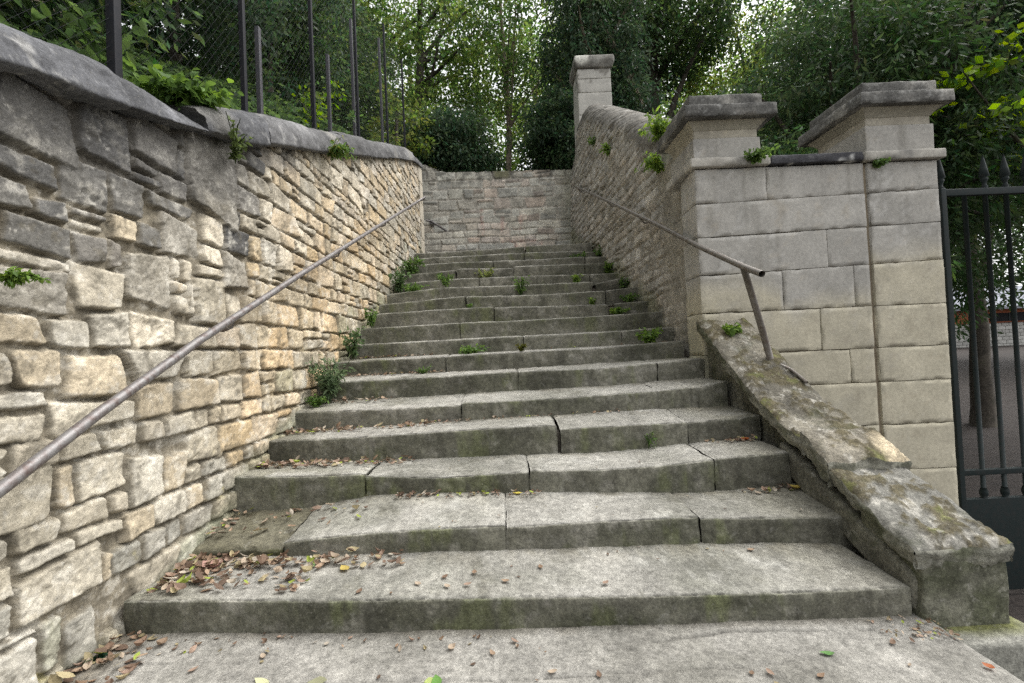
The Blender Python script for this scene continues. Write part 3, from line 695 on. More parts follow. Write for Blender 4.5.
def pier(x0, x1, y0, y1, dz, label, seed):
    t = thing('gate_pier', label, 'gate pier', ((x0 + x1) / 2, (y0 + y1) / 2, -1.05), 'stone gate piers')
    rs = np.random.default_rng(seed); mb = MB()
    for i, (a, b) in enumerate(zip(ZC[:-1], ZC[1:])):
        xe = BOND[i] if x0 < 2 else x1
        wp = lambda V: np.stack([V[:, 0], V[:, 1], V[:, 2] + np.where((V[:, 2] > 1.45) & (V[:, 2] < 2.4), .026 * (V[:, 0] - 2.55), 0)], -1)
        V, F = rbox(x0, xe - .0015, y0 + rs.normal(0, .0015), y1 if xe == x1 else 3.9, a, b - .003, .005, .03, .003, 7, seed + int(a * 50), warp=wp, sharp=.03)
        mb.add(V, F, block_col(V, a, rs, .95 if b < 1.4 else .12))
    mb.build('shaft', M['ashlar'], t)
    V, F = rbox(x0 - .04, x1 + .045, y0 - .04, y1 + .04, 2.49, 2.565, .012, .035, .004, 10, seed + 3, sharp=.015)
    obj('string_course', V, F, M['ashlar'], t, mixc((.4, .38, .335), (.25, .24, .22), sstep(fbm(V[:, 0], V[:, 1], V[:, 2], 8, 3, 5), 0, .4)))
    mb = MB()
    V, F = rbox(x0 + .005, x1 - .005, y0 + .005, y1, 2.567, 2.735 + dz, .008, .035, .003, 8, seed + 4); mb.add(V, F, block_col(V, 3, rs, 0))
    V, F = rbox(x0 + .02, x1 - .02, y0 + .02, y1 - .02, 2.738 + dz, 2.83 + dz, .006, .035, .002, 8, seed + 5); mb.add(V, F, block_col(V, 3, rs, .9) * np.array((1.02, .98, .88)))
    def flare(V):
        V = V.copy(); k = np.clip((V[:, 2] - 2.8 - dz) / .06, 0, 1) ** 1.6; cx, cy = (x0 + x1) / 2, (y0 + y1) / 2
        V[:, 0] = cx + (V[:, 0] - cx) * (1 + .2 * k); V[:, 1] = cy + (V[:, 1] - cy) * (1 + .2 * k); return V
    V, F = rbox(x0 + .015, x1 - .015, y0 + .015, y1 - .015, 2.803 + dz, 2.868 + dz, .004, .02, .002, 8, seed + 6, warp=flare); mb.add(V, F, (.32, .3, .24))
    mb.build('die', M['ashlar'], t)
    mb = MB()
    for (a, b, ins, r) in [(2.868, 2.965, -.09, .007), (2.967, 3.078, -.02, .012)]:
        V, F = rbox(x0 + ins, x1 - ins, y0 + ins, y1 - ins, a + dz, b + dz, r, .03, .006, 9, seed + int(a * 100), sharp=.03)
        c1 = fbm(V[:, 0], V[:, 1], V[:, 2], 7, 5, 88, .65)
        mb.add(V, F, mixc((.11, .108, .1), (.27, .26, .235), sstep(c1, -.1, .4)))
    mb.build('cap', M['cap'], t)
    return t
pier(1.56, 2.115, 3.6, 4.1, 0, 'stone gate pier next to the stairs, the one the right handrail runs past', 900)
pier(2.96, 3.53, 3.6, 4.2, .05, 'stone gate pier beside the iron gate, at the outer end of the ashlar wall', 950)
pw = thing('ashlar_wall', 'smooth ashlar stone wall between the two gate piers', 'stone wall', (2.53, 3.8, -1.05))
rs = np.random.default_rng(99); mb = MB()
JX = {7: [2.8]}
for i, (a, b) in enumerate(zip(ZC[:-1], ZC[1:])):
    e = [BOND[i]] + JX.get(i, []) + [2.93]
    if BOND[i] > 2.9: continue
    for u, w in zip(e[:-1], e[1:]):
        wp = lambda V: np.stack([V[:, 0], V[:, 1], V[:, 2] + np.where((V[:, 2] > 1.45) & (V[:, 2] < 2.4), .026 * (V[:, 0] - 2.55), 0)], -1)
        V, F = rbox(u + .0015, w - .0015, 3.602 + rs.normal(0, .002), 3.9, a, b - .003, .005, .03, .003, 7, 1000 + i, warp=wp, sharp=.03)
        mb.add(V, F, block_col(V, a, rs, .85 if b < 1.1 else (.5 if b < 1.5 else .08)))
mb.build('masonry', M['ashlar'], pw)
V, F = rbox(1.7, 3.0, 3.625, 3.88, -1.2, 2.48, .005, .1, .003, 8, 7); obj('pointing', V, F, M['ashlar'], pw, (.27, .225, .16))
V, F = rbox(2.165, 2.912, 3.565, 3.93, 2.492, 2.565, .01, .03, .005, 9, 1050, sharp=.012)
c1 = fbm(V[:, 0], V[:, 1], V[:, 2], 12, 4, 66)
obj('coping', V, F, M['coping'], pw, mixc((.05, .05, .055), (.5, .5, .48), sstep(c1, .3, .45) * .8))

# ------------------------------------------------------------------ sloping cheek wall at the foot of the pier
ck_ = thing('cheek_wall', 'low sloping stone wall with mossy broken coping beside the lower steps', 'low wall', (1.72, 2.6, 0))
SL = [(1.70, .30), (1.76, .32), (1.87, .355), (1.97, .405), (2.15, .475), (2.2, .5), (2.33, .565), (2.54, .65), (2.79, .775), (3.02, .915), (3.25, 1.075), (3.5, 1.225), (3.62, 1.29)]
def cheek_slab(name, a, b, th, x0, x1, lift, seed, col, lab=None, broken=False, y_rag=0):
    n1_ = int((b - a) / .011); n2_ = 40
    ys = np.linspace(a, b, n1_)
    xs_ = np.linspace(x0, x1, n2_)
    X, Y = np.meshgrid(xs_, ys, indexing='ij')
    Z = ipl(Y, SL) + lift + .012 * fbm(X, Y, f=5, o=5, seed=seed, g=.6) + .006 * fbm(X, Y, f=24, o=3, seed=seed + 1)
    edge = np.minimum(np.minimum(X - x0, x1 - X), np.minimum(Y - a, b - Y))
    Z -= .022 * np.exp(-np.clip(edge, 0, 1) / .015) * (1 + .8 * fbm(X, Y, f=14, o=3, seed=seed + 2))
    n3 = fbm(X, Y, f=8, o=5, seed=seed + 5, g=.65)
    mossm = sstep(n3 + .25 * fbm(X, Y, f=30, o=3, seed=seed + 15), .02, .2)
    Z += .014 * mossm * (.6 + .6 * fbm(X, Y, f=45, o=2, seed=seed + 16))
    m = MB()
    C = mixc(col, np.asarray(col) * .55, sstep(fbm(X, Y, f=3, o=4, seed=seed + 6), -.2, .5))
    C = mixc(C, (.42, .4, .35), sstep(fbm(X, Y, f=15, o=4, seed=seed + 7, g=.65), .2, .4) * .6)
    C = mixc(C, (.075, .062, .03), mossm * .85)
    C = mixc(C, (.13, .14, .04), sstep(n3, .38, .5) * .6)
    jit = np.random.default_rng(seed)
    yj = .02 * fbm(xs_, xs_ * 0, f=6, o=4, seed=seed + 8)[:, None] * np.exp(-(Y - a) / .1)
    xj = .012 * fbm(ys, ys * 0, f=7, o=4, seed=seed + 9)[None, :] * np.exp(-np.minimum(X - x0, x1 - X) / .05)
    if y_rag: yj = yj * y_rag
    if broken:
        yj = yj * 3.0
        fresh = sstep(X, 1.74, 1.8) * sstep(2.3 - Y + .05 * n3, 0, .06); C = mixc(C, (.5, .42, .29), fresh * .9)
    X = X + xj; Y = Y + yj
    top = np.stack([X, Y, Z], -1)
    m.add(top.reshape(-1, 3), gridF(n2_, n1_), C.reshape(-1, 3))
    ring = np.concatenate([top[:, 0], top[1:, -1], top[-2::-1, -1][:0], top[-1, -2::-1][:0]])
    # side skirts
    def skirt(line, nrm, flip):
        k = 9; S = np.stack([line + np.array([0, 0, -1]) * th * j / (k - 1) * np.array([1, 1, 1]) for j in range(k)], 1)
        nn = .016 * fbm((S[..., 0] + S[..., 1]) * .6, S[..., 2] * 2.2, f=14, o=4, seed=seed + 12, g=.65) - .012 * np.linspace(0, 1, k)[None] ** 2
        S = S + np.asarray(nrm)[None, None] * nn[..., None]
        S[:, 0] = line
        cc = mixc((.23, .225, .185), (.11, .115, .075), sstep(fbm(S[..., 0] + S[..., 1], S[..., 2], f=7, o=4, seed=seed + 13), -.2, .4))
        Fq = gridF(len(line), k); m.add(S.reshape(-1, 3), Fq[:, ::-1] if flip else Fq, cc.reshape(-1, 3))
    skirt(top[0], (-1, 0, 0), False); skirt(top[-1], (1, 0, 0), True); skirt(top[:, 0], (0, -1, 0), True); skirt(top[:, -1], (0, 1, 0), False)
    o = m.build(name, M['cheek'], ck_)
    if lab: o['label'] = lab
cheek_slab('coping_slab', 2.36, 3.6, .085, 1.505, 1.9, .005, 1100, (.18, .165, .13))
cheek_slab('coping_slab', 2.13, 2.355, .12, 1.495, 1.885, .055, 1150, (.21, .19, .15), 'broken end stone with a fresh yellow break', True)
cheek_slab('coping_slab', 1.712, 2.3, .07, 1.505, 1.885, -.008, 1200, (.165, .16, .14), 'lowest coping slab with dark moss', y_rag=2.2)
mb = MB(); rs = np.random.default_rng(12)
for (a, b) in [(1.735, 2.02), (2.022, 2.4), (2.402, 2.75), (2.752, 3.1), (3.102, 3.6)]:
    def toslope(V, a=a, b=b):
        V = V.copy(); t = (V[:, 2] + .3) / 1.0; V[:, 2] = -.3 + t * (ipl(V[:, 1], SL) - .085 + .3); return V
    V, F = rbox(1.59 if a > 1.8 else 1.535, 1.85 if a > 1.8 else 1.868, a + .01 if a > 1.8 else 1.73, b, -.3, .7, .012, .03, .012, 6, 1300 + int(a * 10), warp=toslope)
    c1 = fbm(V[:, 0], V[:, 1], V[:, 2], 6, 4, 1310)
    mb.add(V, F, mixc((.17, .165, .13), (.085, .09, .055), sstep(c1, -.25, .4)))
# worn plinth strip along the foot of the wall
V, F = rbox(1.52, 1.6, 1.76, 2.6, -.1, .05, .025, .03, .014, 8, 1340, warp=lambda V: np.stack([V[:, 0], V[:, 1], V[:, 2] + ipl(V[:, 1], [(1.7, .1), (2.2, .3), (2.8, .56)])], -1))
mb.add(V, F, (.15, .145, .115))
mb.build('base', M['cheek'], ck_)
V, F = rbox(1.58, 1.93, 1.63, 1.95, -.5, -.02, .02, .03, .008, 6, 1400, sharp=.03)
c1 = fbm(V[:, 0], V[:, 1], V[:, 2], 5, 4, 1401)
Cm = mixc((.27, .265, .23), (.12, .125, .045), sstep(c1 + .5 * sstep(V[:, 1], 1.6, 1.75), 0, .45))
o = obj('stone_block', V, F, M['step'], None, Cm); tag(o, 'mossy stone block at the foot of the sloping cheek wall', 'stone block')

# ------------------------------------------------------------------ handrails
def rail_z(y): return float(ipl(y, [(-.4, -.02), (1.264, .785), (1.574, .955), (2.092, 1.215), (3.132, 1.69), (8.416, 4.034)]))
hl = thing('handrail', 'long grey steel pipe handrail fixed along the beige wall on the left', 'handrail', (-1.4, 5, 2))
py = np.array([-.4, .6, 1.264, 1.574, 2.092, 3.132, 4.5, 6, 7.4, 8.42])
V, F = tube([(-1.4, y, rail_z(y)) for y in py], .0185, 14); obj('pipe', V, F, M['rail'], hl, (.2, .2, .2))
for y in (.7, 2.35, 3.9, 5.5, 7.1, 8.35):
    z = rail_z(y); V, F = tube([(-1.55, y, z - .05), (-1.45, y, z - .06), (-1.41, y, z - .045), (-1.4, y, z - .012)], .009, 8); obj('bracket', V, F, M['rail'], hl, (.2, .2, .2))
hr = thing('handrail', 'brown pipe handrail on the right, ending on a leaning post', 'handrail', (1.6, 5, 2))
rp = [(1.48, 8.79, 4.235), (1.5, 6.19, 3.083), (1.52, 4.3, 2.228), (1.545, 3.5, 1.862), (1.6, 2.95, 1.6), (1.64, 2.72, 1.487)]
rp = [(1.48, 8.79, 4.24), (1.497, 6.19, 3.083), (1.5, 4.277, 2.221), (1.5, 3.431, 1.826), (1.5, 2.805, 1.553), (1.5, 2.622, 1.482)]
V, F = tube(rp, .0195, 12, False); obj('pipe', V, F, M['rail_worn'], hr, (.2, .2, .2))
V, F = tube([(1.5, 2.82, 1.55), (1.6, 2.91, 1.355), (1.7, 3.005, 1.16), (1.81, 3.11, .93)], [.02, .021, .022, .022], 12); obj('post', V, F, M['rail_worn'], hr, (.2, .2, .2))
for y, z, x in ((8.6, 4.15, 1.48), (6.3, 3.13, 1.497), (4.9, 2.5, 1.5)):
    V, F = tube([(1.72, y, z - .07), (x + .05, y, z - .075), (x, y, z - .015)], .01, 8); obj('bracket', V, F, M['rail_worn'], hr, (.2, .2, .2))
V, F = tube([(1.83, 3.06, .93), (1.845, 2.95, .895), (1.86, 2.83, .82)], .011, 8); o = obj('iron_stub', V, F, M['rail_worn'], None, (.1, .1, .1)); tag(o, 'rusty iron stub lying on the cheek coping beside the handrail post', 'iron bar')
h3 = thing('handrail', 'short thin pipe rail low on the end wall, behind the left wall', 'handrail', (-1.5, 9.7, 3.8))
V, F = tube([(-1.62, 9.72, 3.98), (-1.5, 9.68, 3.95), (-1.18, 9.68, 3.72)], .022, 8); obj('pipe', V, F, M['rail'], h3, (.2, .2, .2))
V, F = tube([(-1.5, 9.82, 3.9), (-1.5, 9.68, 3.93)], .05, 8); obj('bracket', V, F, M['rail'], h3, (.2, .2, .2))

# ------------------------------------------------------------------ iron gate
gt = thing('iron_gate', 'dark green iron gate with spear finials and a solid lower panel', 'gate', (4.7, 3.68, -1.05))
gy = 3.68
for x in (3.6, 6.08):
    V, F = rbox(x, x + .045, gy - .025, gy + .025, -1.0, 2.27, .006, .4, 0); obj('stile', V, F, M['gate'], gt, (.02, .02, .02))
for z0, z1, nm in ((2.205, 2.262, 'top_rail'), (-.075, -.03, 'middle_rail')):
    V, F = rbox(3.645, 6.08, gy - .02, gy + .02, z0, z1, .005, .5, 0); obj(nm, V, F, M['gate'], gt, (.02, .02, .02))
V, F = rbox(3.61, 6.12, gy - .02, gy + .02, -1.0, -.262, .006, .3, .001); obj('panel', V, F, M['gate'], gt, (.02, .02, .02))
def finial(x):
    z = np.array([0, .015, .03, .05, .07, .085, .09, .1, .17, .25, .29]); r = [.02, .028, .017, .017, .03, .03, .022, .04, .028, .012, .002]
    return tube([(x, gy, 2.262 + q * .97) for q in z], np.array(r) * .85, 8)
V, F = finial(3.622); obj('finial', V, F, M['gate'], gt, (.02, .02, .02))
for i in range(13):
    x = 3.812 + i * .1745
    V, F = tube([(x, gy, -.262), (x, gy, 2.205)], .0165, 8); b = obj('bar', V, F, M['gate'], gt, (.02, .02, .02))
    V, F = tube([(x, gy, -.262), (x, gy, -.235), (x, gy, -.205), (x, gy, -.18)], [.018, .028, .028, .017], 8); obj('collar', V, F, M['gate'], b, (.02, .02, .02))
    if i > 0: V, F = finial(x); obj('finial', V, F, M['gate'], b, (.02, .02, .02))

# ------------------------------------------------------------------ fence on the left wall
fz = lambda y: float(ipl(y, COPT)) - .03
fn = thing('wire_fence', 'dark steel posts with chain-link netting standing on the left wall coping', 'fence', (-1.75, 5, 2.3))
for y, h, w in ((2.09, 2.4, .021), (3.15, 2.4, .017), (4.33, 2.4, .017), (5.7, 2.2, .016), (7.2, 2.0, .016), (8.5, 1.9, .016)):
    V, F = rbox(-1.75 - w, -1.75 + w, y - w, y + w, fz(y) - .05, fz(y) + h, .004, .5, 0); obj('post', V, F, M['fence'], fn, (.03, .03, .03))
mb = MB(); y0, y1, hh = 1.2, 8.6, 1.9
for sgn in (1, -1):
    a = y0 - hh
    while a < y1 + hh:
        p = []
        for k in np.linspace(0, 1, 14):
            y = a + sgn * hh * k
            if y0 <= y <= y1: p.append((-1.75 + .002 * sgn, y, fz(y) + hh * k))
        if len(p) > 1: V, F = tube(p, .0007, 3, False); mb.add(V, F)
        a += .065
mb.build('netting', M['fence'], fn)
for (y, zt_, x, lab) in ((3.95, 3.98, -2.05, 'shortest'), (5.55, 4.8, -2.05, ''), (6.55, 5.95, -2.1, ''), (8.1, 6.9, -2.1, ''), (9.3, 7.0, -2.1, '')):
    pass
i = 0
for (y, zt_, lab) in ((3.93, 4.02, 'thin grey steel post behind the netting, nearest of the thin ones'), (5.55, 4.85, 'thin grey steel post behind the netting, shorter than its neighbours'),
                      (6.5, 6.0, 'tall brownish grey post behind the middle of the netting'), (8.05, 6.8, 'thin grey post with a bare top near the far end of the netting')):
    V, F = rbox(-2.07, -2.03, y - .02, y + .02, fz(y) - .3, zt_, .004, .5, 0)
    o = obj('fence_post', V, F, M['post'], None, (.2, .2, .2)); tag(o, lab, 'post', 'thin posts behind the netting')

# ------------------------------------------------------------------ ground, bank, driveway
V = np.array([[-400, -400, -1.06], [400, -400, -1.06], [400, 400, -1.06], [-400, 400, -1.06]], float)
kind(obj('ground', V, np.array([[0, 1, 2, 3]]), M['asphalt'], None, (.1, .1, .1)), 'structure')
def sheet(name, xs, ys, zf, mat):
    X, Y = np.meshgrid(xs, ys, indexing='ij'); Z = zf(X, Y)
    return kind(obj(name, np.stack([X, Y, Z], -1).reshape(-1, 3), gridF(*X.shape)[:, ::-1], mat, None, (.1, .1, .1)), 'structure')
def zdrive(X, Y): return -1.05 + .055 * np.clip(Y - 4, 0, 40) + .01 * fbm(X, Y, f=.7, o=3, seed=3)
sheet('driveway', np.concatenate([np.arange(2.2, 20, .4), np.arange(20, 90, 3)]), np.concatenate([np.arange(2.6, 20, .4), np.arange(20, 90, 3)]), zdrive, M['asphalt'])
sheet('upper_path', np.arange(-6, 1.7, .2), np.arange(8.2, 9.9, .2), lambda X, Y: np.where(X < -1.5, 2.86 + .15 * (X + 1.5), 2.86), M['step'])
def zbank(X, Y): return ipl(np.clip(Y, -1.5, 8.75), COPT) - .12 + .52 * np.clip(-X - 2.0, 0, 7) + .1 * fbm(X, Y, f=1.1, o=4, seed=9) * np.clip(-X - 1.9, 0, 1)
sheet('bank', np.concatenate([np.arange(-30, -9, 1.5), np.arange(-9, -1.9, .15)]), np.concatenate([np.arange(-20, -2, 1.5), np.arange(-2, 8.66, .15)]), zbank, M['soil'])
def zback(X, Y): return np.where(X > 2.2, np.maximum(4.75 - .95 * (X - 2.2), -4), 4.75) + .5 * np.clip(-X - 2, 0, 7) + .06 * np.clip(Y - 12, 0, 40) + .08 * fbm(X, Y, f=.9, o=3, seed=19)
sheet('hillside', np.concatenate([np.arange(-40, -10, 2), np.arange(-10, 12, .4)]), np.concatenate([np.arange(10.25, 20, .35), np.arange(20, 70, 2.5)]), zback, M['soil'])

# ------------------------------------------------------------------ house beyond the gate
hs = thing('house', 'low house with pale slate roof and orange cladding beyond the gate', 'house', (30, 27, .15))
zg = 1.05 * 0 + float(zdrive(np.array([30.]), np.array([26.]))[0])
mb = MB()
for r in range(7):
    for c in range(30):
        V, F = rbox(24 + c * .42 + (.2 if r % 2 else 0) * 1, 24.4 + c * .42 + (.2 if r % 2 else 0), 25.6, 25.9, zg - .1 + r * .2, zg + .085 + r * .2, .012, .3, 0)
        mb.add(V, F, np.array((.5, .49, .46)) * random.uniform(.8, 1.1))
V, F = rbox(24.05, 36.8, 25.66, 31, zg - .3, zg + 1.3, .01, 2, 0); mb.add(V, F, (.25, .24, .22))
mb.build('wall', M['block'], hs)
V, F = rbox(23.9, 37, 25.5, 31, zg + 1.302, zg + 2.1, .02, 1, 0); obj('cladding', V, F, M['brick'], hs, (.3, .1, .05))
V, F = rbox(27.4, 29.6, 25.46, 25.6, zg + 1.36, zg + 1.85, .01, 1, 0); w = obj('window', V, F, M['dark'], hs, (.01, .01, .01))
V, F = rbox(28.46, 28.52, 25.44, 25.47, zg + 1.36, zg + 1.85, .004, 1, 0); obj('frame', V, F, M['gate'], w, (.02, .02, .02))
n = 8; ex = .5
Vr = np.array([[23.3, 25, zg + 2.05], [37.5, 25, zg + 2.05], [37.5, 28.5, zg + 3.5], [23.3, 28.5, zg + 3.5], [37.5, 32, zg + 2.05], [23.3, 32, zg + 2.05]])
Vr2 = np.concatenate([Vr, Vr + np.array([0, 0, .12])])
Fq = np.array([[0, 3, 2, 1], [3, 5, 4, 2], [6, 7, 8, 9], [9, 8, 10, 11], [0, 1, 7, 6], [4, 5, 11, 10], [1, 2, 8, 7], [2, 4, 10, 8], [3, 0, 6, 9], [5, 3, 9, 11]])
obj('roof', Vr2, Fq, M['roof'], hs, (.4, .4, .45), False)

# ------------------------------------------------------------------ foliage
def leaves(P, D, L, W, rs, fold=.2, up=None, bend=0.0):
    """rounded, slightly folded leaves at points P pointing along D (eight points each)"""
    n = len(P); D = D / (np.linalg.norm(D, axis=1, keepdims=True) + 1e-9)
    R = rs.normal(size=(n, 3)) if up is None else np.asarray(up) + .6 * rs.normal(size=(n, 3))
    S = np.cross(D, R); S /= np.linalg.norm(S, axis=1, keepdims=True) + 1e-9
    Nn = np.cross(S, D)
    L = np.broadcast_to(L, (n,))[:, None]; W = np.broadcast_to(W, (n,))[:, None]
    def at(t, w): return P + D * L * t - Nn * bend * L * t * t * 1.6 + S * W * .5 * w + Nn * W * fold * abs(w)
    V = np.stack([at(0, 0), at(.28, 0), at(.65, 0), at(1, 0), at(.25, .85), at(.62, .8), at(.25, -.85), at(.62, -.8)], 1).reshape(-1, 3)
    k = np.arange(n)[:, None] * 8
    q = np.concatenate([np.concatenate([k + 1, k + 2, k + 5, k + 4], 1), np.concatenate([k + 1, k + 6, k + 7, k + 2], 1)])
    t = np.concatenate([np.concatenate([k + a, k + b, k + c], 1) for a, b, c in ((0, 1, 4), (2, 3, 5), (0, 6, 1), (2, 7, 3))])
    return V, [q, t]
def simple_leaves(P, D, L, W, rs, up=None):
    n = len(P); D = D / (np.linalg.norm(D, axis=1, keepdims=True) + 1e-9)
    R = rs.normal(size=(n, 3)) if up is None else np.asarray(up) + .7 * rs.normal(size=(n, 3))
    S = np.cross(D, R); S /= np.linalg.norm(S, axis=1, keepdims=True) + 1e-9
    L = np.broadcast_to(L, (n,))[:, None]; W = np.broadcast_to(W, (n,))[:, None]
    V = np.stack([P, P + D * L * .45 + S * W * .5, P + D * L, P + D * L * .5 - S * W * .5], 1).reshape(-1, 3)
    k = np.arange(n)[:, None] * 4
    return V, np.concatenate([k, k + 1, k + 2, k + 3], 1)
def cloud(centers, rad, per, L, W, pal, rs, droop=0., flat=.7, up=(0, 0, 1)):
    n = len(centers); k = n * per
    c = np.repeat(centers, per, 0); rr = np.repeat(np.broadcast_to(rad, (n,)), per)
    o = rs.normal(size=(k, 3)); o *= (rs.random((k, 1)) ** .45) / (np.linalg.norm(o, axis=1, keepdims=True) + 1e-9)
    o[:, 2] *= flat
    P = c + o * rr[:, None]
    D = o + .5 * rs.normal(size=(k, 3)); D[:, 2] -= droop
    V, F = simple_leaves(P, D, L * rs.uniform(.6, 1.25, k), W * rs.uniform(.7, 1.2, k), rs, up)
    pal = np.asarray(pal)
    tint = np.repeat(pal[rs.integers(len(pal), size=n)], per, 0) * rs.uniform(.7, 1.3, (k, 1))
    tint = tint * (1 + .12 * rs.normal(size=(k, 3)) * np.array([1, .5, .6]))
    return V, F, np.repeat(np.clip(tint, .004, .6), 4, 0)
def tree(name, label, cat, x, y, z0, h, cr, cz, tr, pal, seed, L=.1, W=.055, ncl=260, per=60, crad=.42, droop=.15, lean=(0, 0), gaps=.0, nlimb=9, group=None, flat=.7, shape=1.0, trunk_top=.85, up=(0, 0, 1)):
    """cr: crown radius; cz: height above z0 where the crown begins"""
    rs = np.random.default_rng(seed)
    t = thing(name, label, cat, (x, y, z0), group)
    mb = MB()
    zt = np.linspace(-.4, h * trunk_top, 12)
    k = np.clip(zt / h, 0, 1)
    tx = x + lean[0] * k ** 1.3 + .12 * cr * .4 * fbm(zt, zt * 0, f=.5, o=2, seed=seed); ty = y + lean[1] * k + .1 * fbm(zt, zt * 0 + 4, f=.5, o=2, seed=seed + 1)
    P = np.stack([tx, ty, z0 + zt], -1)
    V, F = tube(P, tr * (1 - .8 * k) * (1 + .35 * np.exp(-np.maximum(zt, 0) / .4)), 10); mb.add(V, F, (.07, .06, .05))
    cen = []
    cc = np.array([x + lean[0] * .8, y + lean[1] * .8, z0 + (cz + h) / 2]); ch = (h - cz) / 2
    for i in range(nlimb):
        a = rs.uniform(0, 2 * np.pi); q = rs.uniform(.35, .95)
        zs = z0 + max(cz * .6, q * h * trunk_top * .9)
        s = np.array([np.interp(zs, P[:, 2], P[:, 0]), np.interp(zs, P[:, 2], P[:, 1]), zs])
        e = cc + np.array([math.cos(a) * cr * .85, math.sin(a) * cr * .85, rs.uniform(-.5, .8) * ch])
        m = (s + e) / 2 + np.array([0, 0, .25 * cr * rs.uniform(-.2, 1)]) + .15 * cr * rs.normal(size=3) * .5
        tt = np.linspace(0, 1, 9)[:, None]; B = (1 - tt) ** 2 * s + 2 * tt * (1 - tt) * m + tt ** 2 * e
        V, F = tube(B, tr * .35 * (1 - .85 * tt[:, 0]), 6); mb.add(V, F, (.07, .06, .05))
        for q2 in (.55, .7, .85, 1.0): cen.append(B[int(q2 * 8)] + .25 * rs.normal(size=3))
    mb.build('trunk', M['pale_bark' if 'pale' in label else 'bark'], t)
    cen = list(cen)
    while len(cen) < ncl:
        o = rs.normal(size=3); o /= np.linalg.norm(o); r = rs.random() ** .4
        p = cc + o * r * np.array([cr, cr, ch])
        w = 1 - (1 - shape) * (p[2] - cc[2] + ch) / (2 * ch)      # taper towards the top
        p[:2] = cc[:2] + (p[:2] - cc[:2]) * max(w, .05)
        if gaps and fbm(np.array([p[0]]), np.array([p[1]]), np.array([p[2]]), 1.1, 2, seed + 5)[0] < gaps - .35: continue
        cen.append(p)
    cen = np.array(cen)
    V, F, C = cloud(cen, crad * rs.uniform(.6, 1.3, len(cen)), per, L, W, pal, rs, droop, flat, up)
    obj('crown', V, F, M['leaf'], t, C, False)
    return t
G_LIGHT = [(.17, .25, .075), (.14, .22, .07), (.2, .28, .085), (.12, .2, .06)]
G_MID = [(.085, .14, .05), (.072, .122, .045), (.1, .155, .055), (.06, .105, .042)]
G_DARK = [(.04, .068, .03), (.052, .084, .037), (.034, .06, .028), (.062, .1, .045)]
G_BLUE = [(.042, .07, .04), (.055, .088, .05), (.034, .06, .034), (.065, .1, .058)]
G_YEL = [(.15, .2, .055), (.11, .16, .045), (.18, .22, .07)]
G_BRIGHT = [(.16, .27, .03), (.2, .32, .04), (.13, .22, .03)]
WOOD = 'trees of the wood behind the walls'
tree('broadleaf_tree', 'light green broadleaf tree rising above the far end of the wire fence', 'tree', -2.9, 15.5, 5.0, 11, 3.2, 2.2, .22, G_LIGHT + G_MID[:2], 1, .14, .085, 300, 58, .5, gaps=.2, group=WOOD, lean=(.6, 0))
tree('broadleaf_tree', 'slender pale-trunked tree rising above the middle of the end wall', 'tree', .35, 15.8, 5.0, 11.5, 2.6, 3.4, .13, G_LIGHT + G_MID, 2, .14, .085, 230, 55, .48, gaps=.22, group=WOOD)
tree('conifer_tree', 'dark blue-green evergreen tree directly behind the pale stone pillar', 'tree', 2.9, 13.2, 4.2, 9.5, 1.75, .3, .25, G_BLUE + G_DARK, 3, .16, .05, 480, 80, .48, droop=.9, shape=.75, group=WOOD, nlimb=14)
tree('conifer_tree', 'dark evergreen tree drooping over the left part of the end wall', 'tree', -1.35, 12.3, 4.7, 2.9, 1.35, .1, .14, G_DARK + G_BLUE, 4, .15, .05, 300, 80, .42, droop=.8, group=WOOD)
tree('conifer_tree', 'low dark evergreen hanging over the right part of the end wall', 'tree', 1.75, 12.2, 4.7, 3.3, 1.05, .1, .14, G_DARK + G_BLUE, 5, .15, .05, 280, 80, .4, droop=.8, group=WOOD)
tree('ivy_tree', 'thick ivy-covered trunk between the stone pillar and the nearer gate pier', 'tree', 5.6, 16, 2.0, 13, 3.0, 8, .42, G_DARK + G_MID, 6, .14, .09, 420, 65, .65, gaps=.05, group=WOOD)
tree('broadleaf_tree', 'yellow-green backlit tree with slanting bare branches above the nearer gate pier', 'tree', 8.6, 17.5, 1.0, 14, 3.6, 4.5, .2, G_LIGHT + [(.17, .2, .05)], 7, .14, .085, 460, 60, .6, gaps=.08, lean=(2.2, 0), group=WOOD, nlimb=14)
tree('yew_tree', 'dark feathery yew rising behind the ashlar wall', 'tree', 6.3, 8.0, -.9, 8.2, 2.3, 1.6, .3, G_DARK + [(.03, .06, .02)], 8, .14, .04, 720, 90, .45, droop=.7, shape=.85, group=WOOD, nlimb=18)
tree('yew_tree', 'tall black-green yew standing behind the iron gate', 'tree', 9.25, 8.9, -.8, 9.5, 2.7, 3.8, .17, [(.016, .03, .014), (.022, .04, .018), (.03, .05, .02)], 9, .14, .045, 780, 90, .48, droop=.7, group=WOOD, nlimb=18)
tree('yew_bush', 'lighter green feathery yew bush between the two gate piers', 'bush', 4.35, 6.6, -.9, 4.9, 1.15, 1.5, .12, G_MID[:2] + [(.05, .09, .035), (.035, .07, .03)], 10, .12, .035, 300, 90, .34, droop=.5, group=WOOD)
tree('broadleaf_tree', 'tall dark tree high above the nearer gate pier, right of the backlit tree', 'tree', 10.2, 12.5, -.4, 13, 3.0, 4.5, .26, G_DARK + G_MID[:1], 11, .15, .07, 480, 70, .6, group=WOOD)
